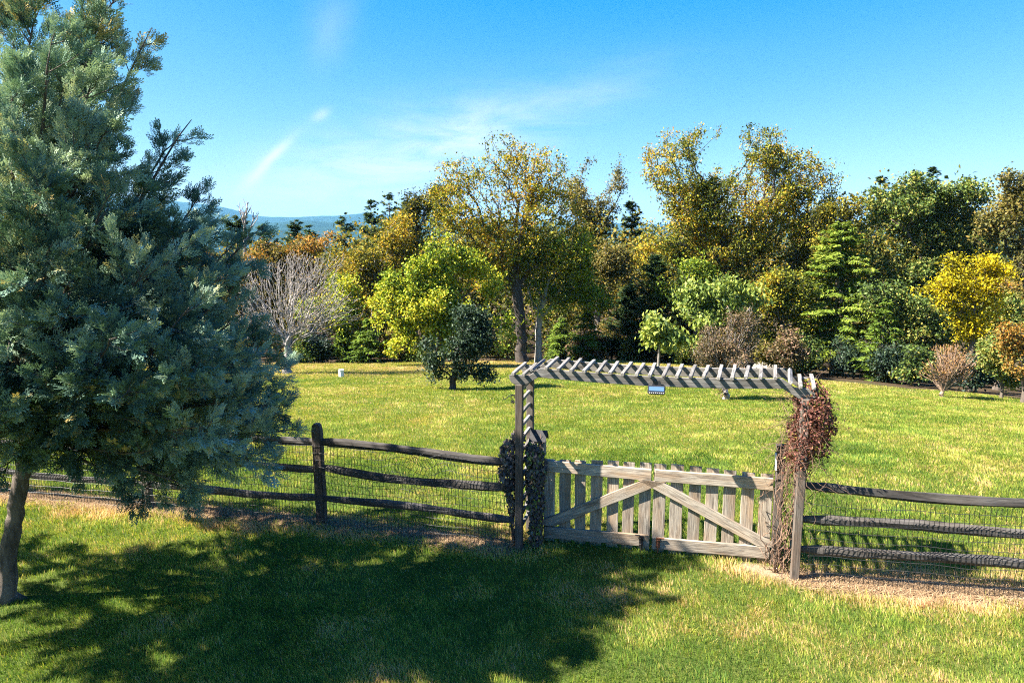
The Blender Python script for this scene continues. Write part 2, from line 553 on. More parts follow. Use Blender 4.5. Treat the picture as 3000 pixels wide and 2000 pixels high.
def ground_mat():
    m, t = new_mat('lawn_soil')
    at = t.n('ShaderNodeAttribute', attribute_name='tint')
    tc = t.n('ShaderNodeTexCoord')
    n1 = t.noise(tc.outputs['Object'], 0.8, 5, 0.6)
    n2 = t.noise(tc.outputs['Object'], 28.0, 4, 0.7)
    base = t.ramp(n1, [(0.3, (0.050, 0.080, 0.016)), (0.55, (0.085, 0.110, 0.022)), (0.75, (0.130, 0.125, 0.036))])
    base = t.mixc(t.m('MULTIPLY', n2, 0.6), base, (0.035, 0.045, 0.014))
    straw = t.ramp(n2, [(0.3, (0.190, 0.130, 0.080)), (0.55, (0.260, 0.185, 0.120)), (0.75, (0.330, 0.245, 0.160))])
    col = t.mixc(at.outputs['Fac'], base, straw)
    far = t.n('ShaderNodeAttribute', attribute_name='wood')
    litter = t.ramp(n2, [(0.3, (0.030, 0.022, 0.014)), (0.7, (0.085, 0.060, 0.034))])
    col = t.mixc(far.outputs['Fac'], col, litter)
    b = t.n('ShaderNodeBsdfPrincipled')
    t.l(col, b.inputs['Base Color']); b.inputs['Roughness'].default_value = 1.0
    b.inputs['Specular IOR Level'].default_value = 0.05
    bp = t.n('ShaderNodeBump'); bp.inputs['Strength'].default_value = 0.8; bp.inputs['Distance'].default_value = 0.03
    t.l(n2, bp.inputs['Height']); t.l(bp.outputs[0], b.inputs['Normal'])
    o = t.n('ShaderNodeOutputMaterial'); t.l(b.outputs[0], o.inputs[0])
    return m


# line where the lawn meets the wood: depth as a function of x
WOODX = [-60, -14, -8, -3, 1, 6, 11, 15, 18, 24, 60]
WOODD = [40, 38.5, 38.5, 40, 42, 42, 38, 33, 29, 27, 26]


def wood_edge(x):
    return np.interp(x, WOODX, WOODD)


# ------------------------------------------------------------------ ground, mountains
def build_ground():
    xs = np.concatenate([-np.geomspace(12, 9000, 46)[::-1], np.arange(-11.9, 10.0, 0.09), np.geomspace(10, 9000, 46)])
    ys = np.concatenate([-np.geomspace(3, 400, 12)[::-1], np.arange(-2, 5, 1.0), np.arange(5, 12.5, 0.09), np.geomspace(12.6, 60, 60), np.geomspace(62, 12000, 40)])
    X, Y = np.meshgrid(xs, ys)
    Z = hgt(X, Y)
    V = np.stack([X, Y, Z], -1).reshape(-1, 3)
    nx, ny = len(xs), len(ys)
    i, j = np.meshgrid(np.arange(nx - 1), np.arange(ny - 1))
    a = (j * nx + i).ravel()
    Fq = np.stack([a, a + 1, a + nx + 1, a + nx], 1)
    d = strip_dist(V[:, 0], V[:, 1])
    wv = np.where(V[:, 0] > 2.5, 0.17, 0.10) + 0.16 * (fbm(V[:, 0], V[:, 1], 1.6, 3) - 0.5) * 2
    tint = np.clip((wv - d) / 0.10 + 0.5, 0, 1)
    me = mesh_np('ground', V, [Fq], tint, True)
    wd = np.clip((V[:, 1] - wood_edge(V[:, 0])) / 1.0 - 0.6 + (fbm(V[:, 0], V[:, 1], 0.7, 9) - 0.5) * 2, 0, 1)
    a = me.attributes.new('wood', 'FLOAT', 'POINT')
    a.data.foreach_set('value', wd.astype(np.float32))
    setp(obj('ground', me, ground_mat()), kind='structure')


def build_mountains():
    m, t = new_mat('forested_mountain')
    tc = t.n('ShaderNodeTexCoord')
    n = t.noise(tc.outputs['Object'], 0.012, 6, 0.7)
    col = t.ramp(n, [(0.35, (0.010, 0.026, 0.022)), (0.65, (0.024, 0.050, 0.040))])
    b = t.n('ShaderNodeBsdfDiffuse'); t.l(col, b.inputs[0])
    o = t.n('ShaderNodeOutputMaterial'); t.l(b.outputs[0], o.inputs[0])
    # far ridge: skyline given as pixels of the photograph, at its real distance
    for nm, D, prof in (('mountains', 5200, [(-2200, 640), (-600, 600), (0, 596), (330, 575), (520, 590), (610, 600), (680, 613), (720, 626), (770, 634), (850, 637), (930, 633), (985, 633), (1060, 626), (1300, 640), (1800, 655), (2500, 662), (3400, 650), (5200, 660)]),
                        ('foothills', 3300, [(-2200, 670), (0, 660), (500, 655), (700, 650), (800, 652), (900, 646), (1000, 655), (1300, 668), (2000, 676), (3400, 670), (5200, 676)])):
        px = np.array([p[0] for p in prof], float); py = np.array([p[1] for p in prof], float)
        xx = np.arange(px[0], px[-1], 8.0)
        yy = np.interp(xx, px, py) + 2.4 * (fbm(xx, xx * 0, 0.02, 5) - 0.5) + 1.2 * (fbm(xx, xx * 0, 0.11, 8) - 0.5)
        top = np.array([at_depth(a, b_, D) for a, b_ in zip(xx, yy)])
        rows = []
        for f, dy in ((0.0, -1900), (0.35, -1250), (0.6, -800), (0.8, -430), (0.92, -180), (1.0, 0), (0.75, 700), (0.2, 1900)):
            r = top.copy()
            zb = -70.0
            r[:, 1] += dy + (fbm(xx, xx * 0 + f * 3, 0.03, 21) - 0.5) * 500 * (1 - f)
            r[:, 0] *= (r[:, 1] / D) ** 0.15
            r[:, 2] = zb + (top[:, 2] - zb) * f * (1 + (fbm(xx, xx * 0 + f, 0.05, 31) - 0.5) * 0.4 * (1 - f))
            rows.append(r)
        V = np.concatenate(rows)
        n_ = len(xx)
        F = np.concatenate([np.stack([k * n_ + np.arange(n_ - 1), k * n_ + np.arange(1, n_), (k + 1) * n_ + np.arange(1, n_), (k + 1) * n_ + np.arange(n_ - 1)], 1) for k in range(len(rows) - 1)])
        setp(obj(nm, mesh_np(nm, V, [F], None, True), m), kind='structure')


# ------------------------------------------------------------------ grass
def build_grass():
    out = []
    r = np.random.default_rng(5)
    edges = [(4.9, 7.0), (7.0, 9.5), (9.5, 13), (13, 18), (18, 26), (26, 43)]
    for d0, d1 in edges:
        dm = 0.5 * (d0 + d1)
        dens = 5200 * (6.0 / dm) ** 1.45
        wid = 2 * (0.80 * d1 + 0.9)
        n = int(dens * wid * (d1 - d0))
        x = r.uniform(-wid / 2, wid / 2, n); y = r.uniform(d0, d1, n)
        # frame only, little margin
        k = np.abs(x) < 0.80 * y + 0.9
        x, y = x[k], y[k]
        sd = strip_dist(x, y)
        sw = np.where(x > 2.5, 0.17, 0.10) + 0.16 * (fbm(x, y, 1.6, 3) - 0.5) * 2
        k = r.random(len(x)) < np.clip((sd - sw) / 0.16 + 0.35, 0.03, 1)
        k &= y < wood_edge(x) + 1.3 + 0.8 * (fbm(x, y, 0.5, 77) - 0.5)
        # bare litter round the juniper's foot
        rj = np.hypot(x + 5.55, y - 6.95)
        k &= r.random(len(x)) < np.clip(0.25 + rj / 1.3, 0, 1)
        x, y = x[k], y[k]; sd = sd[k]
        n = len(x)
        z = hgt(x, y)
        big = fbm(x, y, 0.45, 40); med = fbm(x, y, 1.7, 50); fine = fbm(x, y, 7.0, 60)
        far = smooth((y - 9) / 6)
        dry = smooth((x - 0.0) / 3.0) * (1 - smooth((y - 7.2) / 1.6)) * 0.22
        # brown patch in front of the gate
        dry = dry + 0.30 * np.exp(-(((x - 0.75) / 0.9) ** 2 + ((y - 7.0) / 0.35) ** 2)) + 0.25 * np.exp(-(((x - 1.6) / 0.8) ** 2 + ((y - 6.35) / 0.3) ** 2)) + 0.2 * np.exp(-(((x - 0.9) / .35) ** 2 + ((y - 7.75) / 0.2) ** 2))
        dry = dry + 0.30 * np.exp(-((sd - 0.3) / 0.22) ** 2)
        farlit = smooth((y - 27) / 8) * 0.24
        tint = 0.38 + 0.13 * far + (big - 0.5) * (0.75 - 0.35 * far) + (med - 0.5) * (0.75 - 0.35 * far) + (fine - 0.5) * (0.55 - 0.25 * far) + dry + farlit + r.normal(0, 0.13, n)
        drym = r.random(n) < np.clip(0.06 + 0.55 * (1 - 0.7 * far) * np.clip(med + dry * 1.2 - 0.52, 0, 1), 0, 0.7)
        tint = np.where(drym, np.clip(tint + 0.40, 0.7, 1.0), tint)
        tint = np.clip(tint, 0, 1)
        h = (0.032 + 0.028 * r.random(n) + 0.040 * np.clip(fine - 0.4, 0, 1)) * (1 + 0.004 * (y - 6).clip(0))
        h *= np.where(sd < 0.45, 1.35, 1.0)
        w = 0.00072 * y * r.uniform(0.75, 1.3, n)
        w = np.maximum(w, 0.0042)
        az = r.uniform(0, 6.283, n) 
        lean = r.uniform(0.15, 0.95, n) * h
        # wind-lay: clumps lean alike
        az2 = 6.28 * fbm(x, y, 2.2, 70)
        lx = np.cos(az) * lean * 0.7 + np.cos(az2) * h * 0.35; ly = np.sin(az) * lean * 0.7 + np.sin(az2) * h * 0.35
        # blade width turned across the lean, mostly facing about
        wa = r.uniform(0, 3.1416, n)
        wx, wy = np.cos(wa) * w * 0.5, np.sin(wa) * w * 0.5
        b = np.stack([x, y, z - 0.004], -1)
        tip = b + np.stack([lx, ly, h], -1)
        if d0 < 12:
            mid = b + np.stack([lx * 0.32, ly * 0.32, h * 0.62], -1)
            wv = np.stack([wx, wy, 0 * wx], -1)
            V = np.stack([b - wv, b + wv, mid - wv * 0.8, mid + wv * 0.8, tip], 1).reshape(-1, 3)
            o = np.arange(n)[:, None] * 5
            out.append((V, [o + np.array([[0, 1, 3, 2]]), o + np.array([[2, 3, 4]])], np.repeat(tint, 5)))
        else:
            wv = np.stack([wx, wy, 0 * wx], -1) * 1.25
            V = np.stack([b - wv, b + wv, tip], 1).reshape(-1, 3)
            o = np.arange(n)[:, None] * 3
            out.append((V, [o + np.array([[0, 1, 2]])], np.repeat(tint, 3)))
    V, F, T = merge(out)
    o = obj('lawn_grass', mesh_np('lawn_grass', V, F, T, True), M['grass'])
    setp(o, 'short green lawn with straw coloured dry patches on both sides of the fence', 'grass', kind='stuff')
    # dead straw under the fence line
    n = 60000
    segs = [(a, b) for ln in (FENCE[1:], FENCE_R[:2]) for a, b in zip(ln[:-1], ln[1:])]
    ix = r.integers(0, len(segs), n)
    A = np.array([s[0] for s in segs])[ix]; B = np.array([s[1] for s in segs])[ix]
    tt = r.random(n)[:, None]
    P = A + (B - A) * tt + r.normal(0, 0.12, (n, 2))
    x, y = P[:, 0], P[:, 1]
    z = hgt(x, y)
    az = r.uniform(0, 6.283, n); L = r.uniform(0.03, 0.13, n); el = np.abs(r.normal(0.12, 0.22, n))
    d = np.stack([np.cos(az) * np.cos(el), np.sin(az) * np.cos(el), np.sin(el)], -1) * L[:, None]
    wv = np.stack([-np.sin(az), np.cos(az), 0 * az], -1) * 0.0032
    b = np.stack([x, y, z + 0.004 + r.random(n) * 0.03], -1)
    V = np.stack([b - wv, b + wv, b + d], 1).reshape(-1, 3)
    F = np.arange(n)[:, None] * 3 + np.array([[0, 1, 2]])
    T = np.repeat(np.clip(r.normal(0.55, 0.25, n), 0, 1), 3)
    setp(obj('dead_grass', mesh_np('dead_grass', V, [F], T, True), M['straw']), 'pale dead straw lying in a strip under the fence rails', 'dead grass', kind='stuff')


# ------------------------------------------------------------------ boards, rails and posts
def board(name, p0, p1, wdir, w, t, mat, parent, bev=0.004, seg=6, wob=0.004, seed=0, taper=1.0):
    """a plank from p0 to p1 (its own x axis), w along wdir, t across; lightly uneven, edges bevelled"""
    p0 = Vector(p0); p1 = Vector(p1)
    L = (p1 - p0).length
    X = (p1 - p0).normalized()
    Wd = Vector(wdir); Wd = (Wd - X * Wd.dot(X)).normalized()
    T = X.cross(Wd)
    r = np.random.default_rng(seed + int(abs(p0.x * 977 + p0.y * 613 + p0.z * 331)) + 1)
    bm = bmesh.new()
    rings = []
    for i in range(seg + 1):
        f = i / seg
        x = f * L
        oy, oz = (r.normal(0, wob), r.normal(0, wob)) if 0 < i < seg else (0, 0)
        k = 1 + (taper - 1) * f
        ring = [bm.verts.new((x + (r.normal(0, wob) if i in (0, seg) else 0), oy + a * w / 2 * k, oz + b * t / 2 * k)) for a, b in ((-1, -1), (1, -1), (1, 1), (-1, 1))]
        rings.append(ring)
    for a, b in zip(rings[:-1], rings[1:]):
        for k in range(4):
            bm.faces.new((a[k], a[(k + 1) % 4], b[(k + 1) % 4], b[k]))
    bm.faces.new(rings[0][::-1]); bm.faces.new(rings[-1])
    bmesh.ops.recalc_face_normals(bm, faces=bm.faces)
    if bev:
        es = [e for e in bm.edges if len(e.link_faces) == 2 and e.calc_face_angle(0) > 0.8]
        bmesh.ops.bevel(bm, geom=es, offset=bev, segments=1, affect='EDGES')
    me = bpy.data.meshes.new(name)
    bm.to_mesh(me); bm.free()
    o = obj(name, me, mat, parent)
    mat4 = Matrix((X, Wd, T)).transposed().to_4x4()
    mat4.translation = p0
    base = Matrix.Translation(parent.location).inverted() if parent is not None else Matrix()
    o.matrix_local = base @ mat4
    return o


def split_rail(name, p0, p1, mat, parent, seed, h=0.115, t=0.075):
    """a hand-split rail: rough wedge section, bowed and knobbly, thinned where it enters the posts"""
    r = np.random.default_rng(seed)
    p0 = np.asarray(p0, float); p1 = np.asarray(p1, float)
    L = np.linalg.norm(p1 - p0)
    X = (p1 - p0) / L
    Z = np.array([0, 0, 1.0]); Z = Z - X * (Z @ X); Z /= np.linalg.norm(Z)
    Yv = np.cross(Z, X)
    n = 26; k = 7
    ang0 = np.sort(r.uniform(-0.25, 0.25, k) + np.arange(k) * 6.283 / k)
    rad0 = r.uniform(0.8, 1.1, k)
    f = np.linspace(0, 1, n)
    bowz = r.normal(0, 0.018) * np.sin(math.pi * f) + 0.010 * np.sin(f * r.uniform(5, 9) + r.uniform(0, 6))
    bowy = r.normal(0, 0.012) * np.sin(math.pi * f)
    V = []
    for i in range(n):
        e = min(f[i], 1 - f[i])
        tp = 0.62 + 0.38 * min(1, e / 0.08)
        rr = rad0 * (1 + 0.10 * np.sin(f[i] * 11 + np.arange(k) * 1.7 + seed) + r.normal(0, 0.035, k)) * tp
        V.append(np.stack([np.full(k, f[i] * L), bowy[i] + np.cos(ang0) * rr * t / 2, bowz[i] + np.sin(ang0) * rr * h / 2], 1))
    V = np.concatenate(V)
    i = np.arange(k); j = (i + 1) % k
    F = np.concatenate([np.stack([q * k + i, q * k + j, (q + 1) * k + j, (q + 1) * k + i], 1) for q in range(n - 1)])
    me = mesh_np(name, V, [F, np.arange(k)[None, ::-1], ((n - 1) * k + np.arange(k))[None]])
    o = obj(name, me, mat, parent)
    m4 = Matrix((Vector(X), Vector(Yv), Vector(Z))).transposed().to_4x4(); m4.translation = Vector(p0)
    o.matrix_local = Matrix.Translation(parent.location).inverted() @ m4
    return o


def fence_post(name, x, y, top, parent, seed, w=0.135, t=0.10, face=None, lean=0.0):
    """round-shouldered post with a rounded, chamfered head; the rails pass through it"""
    z0 = float(hgt(x, y)) - 0.15
    bm = bmesh.new()
    r = np.random.default_rng(seed)
    prof = [(-w / 2, 0), (-w / 2, top - 0.10), (-w * 0.40, top - 0.03), (-w * 0.22, top), (w * 0.22, top), (w * 0.40, top - 0.03), (w / 2, top - 0.10), (w / 2, 0)]
    a = [bm.verts.new((z - 0, px, -t / 2)) for px, z in prof]
    b = [bm.verts.new((z - 0, px, t / 2)) for px, z in prof]
    n = len(prof)
    bm.faces.new(a); bm.faces.new(b[::-1])
    for i in range(n):
        bm.faces.new((a[i], b[i], b[(i + 1) % n], a[(i + 1) % n]))
    bmesh.ops.recalc_face_normals(bm, faces=bm.faces)
    bmesh.ops.bevel(bm, geom=[e for e in bm.edges if e.calc_face_angle(0) > 1.0], offset=0.012, segments=2, affect='EDGES')
    bmesh.ops.subdivide_edges(bm, edges=[e for e in bm.edges if e.calc_length() > 0.5], cuts=6)
    for v in bm.verts:
        v.co.y += r.normal(0, 0.0015); v.co.z += r.normal(0, 0.0015)
    me = bpy.data.meshes.new(name)
    bm.to_mesh(me); bm.free()
    o = obj(name, me, M['wood_post'], parent)
    fx = Vector((face[0], face[1], 0)).normalized()
    up = Vector((fx.x * lean, fx.y * lean, 1)).normalized()
    fx = (fx - up * fx.dot(up)).normalized()
    m4 = Matrix((up, fx, up.cross(fx))).transposed().to_4x4()
    m4.translation = Vector((x, y, z0 + 0.0))
    o.matrix_local = Matrix.Translation(parent.location).inverted() @ m4
    return o


def wire_mesh(pts, z_top, parent, off, seed, messy=False):
    """welded wire: uprights every 5 cm, strands every 10 cm, a little slack"""
    r = np.random.default_rng(seed)
    parts = []
    rad = 0.0034
    for a, b in zip(pts[:-1], pts[1:]):
        a = np.array(a); b = np.array(b)
        L = np.linalg.norm(b - a); u = (b - a) / L
        nn = np.array([-u[1], u[0]])
        if nn[1] > 0:
            nn = -nn
        def P(s, z):
            s = np.asarray(s, float); z = np.asarray(z, float)
            ws = s + 0.006 * np.sin(z * 9 + s * 3 + seed) + 0.004 * np.sin(s * 17)
            slack = 0.016 * np.sin(s * 3.1 + seed) * np.sin(z * 4 + 1) + 0.008 * np.sin(s * 11 + z * 6)
            xy = a[None] + u[None] * ws[:, None] + nn[None] * (off + slack)[:, None]
            zz = z + 0.008 * np.sin(s * 6 + z * 2) 
            if messy:
                g = np.exp(-(((s - 1.45) / 0.55) ** 2)) * smooth((z - 0.45) / 0.5)
                zz = zz - 0.07 * g * np.sin(s * 9)
                xy = xy + u[None] * (0.06 * g * np.sin(z * 14 + s * 4))[:, None]
            return np.stack([xy[:, 0], xy[:, 1], zz + hgt(xy[:, 0], xy[:, 1])], -1)
        for s in np.arange(0.02, L, 0.0508):
            z = np.linspace(0.0, z_top + r.normal(0, 0.004), 10)
            q = P(np.full(10, s), z)
            parts.append(tubes(q[:-1], q[1:], np.full(9, rad), np.full(9, rad), 3))
        for z in np.arange(0.03, z_top + 0.01, 0.1016):
            m = int(L / 0.1) + 2
            q = P(np.linspace(0, L, m), np.full(m, z))
            parts.append(tubes(q[:-1], q[1:], np.full(m - 1, rad), np.full(m - 1, rad), 3))
    if messy:   # loose ends of a torn piece of mesh, curling about
        a = np.array(pts[0]); b = np.array(pts[1]); u = (b - a) / np.linalg.norm(b - a)
        for k in range(16):
            s0 = r.uniform(0.7, 2.1); z0 = r.uniform(0.45, 1.12)
            q = [np.array([*(a + u * s0), z0])]
            d = r.normal(size=3) * np.array([1, 0.4, 1])
            for i in range(9):
                d = d + r.normal(size=3) * 0.45; d /= np.linalg.norm(d)
                dd = np.array([u[0] * d[0], u[1] * d[0] - 0.25 * d[1], d[2] * 0.7])
                q.append(q[-1] + dd * 0.06)
            q = np.array(q)
            q[:, 2] = np.clip(q[:, 2], 0.3, 1.19)
            q[:, 0:2] += np.array([-0.02, -0.07])
            parts.append(tubes(q[:-1], q[1:], np.full(9, rad * 0.8), np.full(9, rad * 0.8), 3))
    V, F, _ = merge(parts)
    V = V - np.array(parent.location)
    obj('wire_mesh', mesh_np('wire_mesh', V, F), M['wire'], parent)


def build_fences():
    b0 = np.array([*FENCE[2], 0.0])
    root = thing('split_rail_fence', b0, 'dark three rail split fence with wire mesh, left of the arbor', 'fence')
    hz = (0.38, 0.79, 1.17)
    for i in (0, 1, 2, 3):
        x, y = FENCE[i]
        d = np.array(FENCE[min(i + 1, 4)]) - np.array(FENCE[max(i - 1, 0)])
        fence_post('post', x, y, 1.59, root, 40 + i, face=d, lean=-0.012)
    for i in range(4):
        a = FENCE[i]; b = FENCE[i + 1]
        da = (np.array(b) - np.array(a)); da = da / np.linalg.norm(da)
        for q, h in enumerate(hz):
            p0 = np.array([a[0], a[1], hgt(*a) + h + 0.02 * (i % 2)]); p1 = np.array([b[0], b[1], hgt(*b) + h + 0.01 * q])
            if i == 3:
                p1[2] = (0.40, 0.80, 1.13)[q]
            split_rail('rail', p0 - np.array([*da, 0]) * 0.03, p1 + np.array([*da, 0]) * 0.03, M['wood_rail'], root, 100 + i * 7 + q)
    wire_mesh(FENCE[3:5], 1.16, root, 0.075, 3, True)
    wm = root.children[-1]
    wire_mesh(FENCE[0:4], 1.16, root, 0.075, 5, False)
    # the two lengths of netting are one part
    V = []
    root2 = thing('split_rail_fence', (FENCE_R[0][0], FENCE_R[0][1], 0), 'grey three rail split fence with wire mesh running right from the vine covered post', 'fence')
    for i in (0, 1):
        a = FENCE_R[i]; b = FENCE_R[i + 1]
        for q, h in enumerate((0.37, 0.74, 1.08)):
            split_rail('rail', (a[0], a[1] + 0.04, h + (0.04 if q == 2 and i == 0 else 0)), (b[0], b[1] + 0.04, h - 0.01), M['wood_rail'], root2, 300 + 5 * i + q, 0.12, 0.085)
    fence_post('post', *FENCE_R[1], 1.55, root2, 77, face=np.array(FENCE_R[2]) - np.array(FENCE_R[0]))
    wire_mesh([(FENCE_R[0][0] + 0.05, FENCE_R[0][1]), FENCE_R[1], FENCE_R[2]], 1.03, root2, 0.07, 9)
    # straw stalks that stand by the right fence are part of the dead grass


# ------------------------------------------------------------------ arbor and gates
def plate(name, outline, thick, mat, parent, origin, X, Z):
    """flat piece cut to an outline (in its own x, z), thick across"""
    bm = bmesh.new()
    a = [bm.verts.new((x, -thick / 2, z)) for x, z in outline]
    b = [bm.verts.new((x, thick / 2, z)) for x, z in outline]
    n = len(outline)
    bm.faces.new(a); bm.faces.new(b[::-1])
    for i in range(n):
        bm.faces.new((a[i], b[i], b[(i + 1) % n], a[(i + 1) % n]))
    bmesh.ops.recalc_face_normals(bm, faces=bm.faces)
    bmesh.ops.bevel(bm, geom=[e for e in bm.edges if e.calc_face_angle(0) > 1.0], offset=0.004, segments=1, affect='EDGES')
    me = bpy.data.meshes.new(name)
    bm.to_mesh(me); bm.free()
    o = obj(name, me, mat, parent)
    X = Vector(X); Z = Vector(Z)
    # board's own x along the grain, z up
    m4 = Matrix((X, Z.cross(X), Z)).transposed().to_4x4(); m4.translation = Vector(origin)
    o.matrix_local = Matrix.Translation(parent.location).inverted() @ m4
    return o


def arb2(s, off, z):
    """the arbor itself is a little out of square: its far side is the longer"""
    return arb(s * (1 + 0.030 * off / 0.66), off, z)


def sag(s):
    return 2.325 + 0.040 * ((s - 1.63) / 1.37) ** 2


def build_arbor():
    root = thing('garden_arbor', arb(1.63, 0.37, 0), 'weathered grey wooden arbor with slatted top spanning the double gate', 'arbor')
    U3 = np.array([*UV_, 0.0]); N3 = np.array([*NV_, 0.0])
    SPAN = 3.27; DEP = 0.66
    for s in (0.0, SPAN):
        for off in (0.0, DEP):
            top = 2.15
            board('post', arb2(s, off, -0.1), arb2(s, off, top), U3, 0.09, 0.09, M['wood_post'], root, 0.006, 8, 0.0015, 5)
    # beams: flat middle, sloping shoulders, dropped ends with a rounded nose
    for off in (0.0, DEP):
        ss = np.linspace(0.26, 3.01, 14)
        out = [(-0.123, 2.268), (0.12, 2.268)] + [(s, sag(s) + 0.002) for s in ss] + [(3.15, 2.268), (3.393, 2.268)]
        nose = [(3.393 - 0.02 * 0, 2.23)] + [(3.293 + 0.095 * math.cos(a), 2.225 - 0.078 * math.sin(a)) for a in np.linspace(0.15, 1.45, 6)]
        under = [(3.20, 2.147)] + [(s, sag(s) - 0.112) for s in np.linspace(3.02, 0.24, 14)] + [(0.07, 2.147)]
        noseL = [(-0.023 - 0.095 * math.cos(a), 2.225 - 0.078 * math.sin(a)) for a in np.linspace(1.45, 0.15, 6)] + [(-0.123, 2.23)]
        plate('beam', [(x * (1 + 0.030 * off / 0.66), z) for x, z in out + nose + under + noseL], 0.04, M['wood_grey'], root, arb2(0, off, 0), U3, (0, 0, 1))
    # slats across the two beams
    def slat(s, z, ang=0.0, t=0.040, h=0.036):
        wd = U3 * math.cos(ang) + np.array([0, 0, 1.0]) * math.sin(ang)
        jz = rng.normal(0, 0.003)
        board('slat', arb2(s + rng.normal(0, 0.004), -0.085 + rng.normal(0, 0.008), z + jz), arb2(s + rng.normal(0, 0.008), DEP + 0.035 + rng.normal(0, 0.008), z - jz), wd, t, h, M['wood_grey'], root, 0.003, 4, 0.0025, int(s * 97))
    H2 = 0.019
    for s in (-0.070, 0.065):
        slat(s, 2.270 + H2)
    slat(0.170, 2.325 + H2, math.radians(35))
    for k in range(18):
        s = 0.345 + 0.1525 * k
        slat(s, sag(s) + 0.003 + H2)
    slat(3.100, 2.325 + H2, math.radians(-35))
    for s in (3.205, 3.34):
        slat(s, 2.270 + H2)
    # ladder sides between the posts, a header board on top of each
    for s in (0.0, SPAN):
        board('header', arb2(s, 0.048, 2.095), arb2(s, DEP - 0.048, 2.095), (0, 0, 1), 0.085, 0.035, M['wood_grey'], root, 0.003, 3, 0.001, 2)
        for z in np.arange(1.93, 0.25, -0.165):
            board('rung', arb2(s, 0.048, z), arb2(s, DEP - 0.048, z), (0, 0, 1), 0.04, 0.036, M['wood_grey'], root, 0.003, 3, 0.002, int(z * 100))
    return root


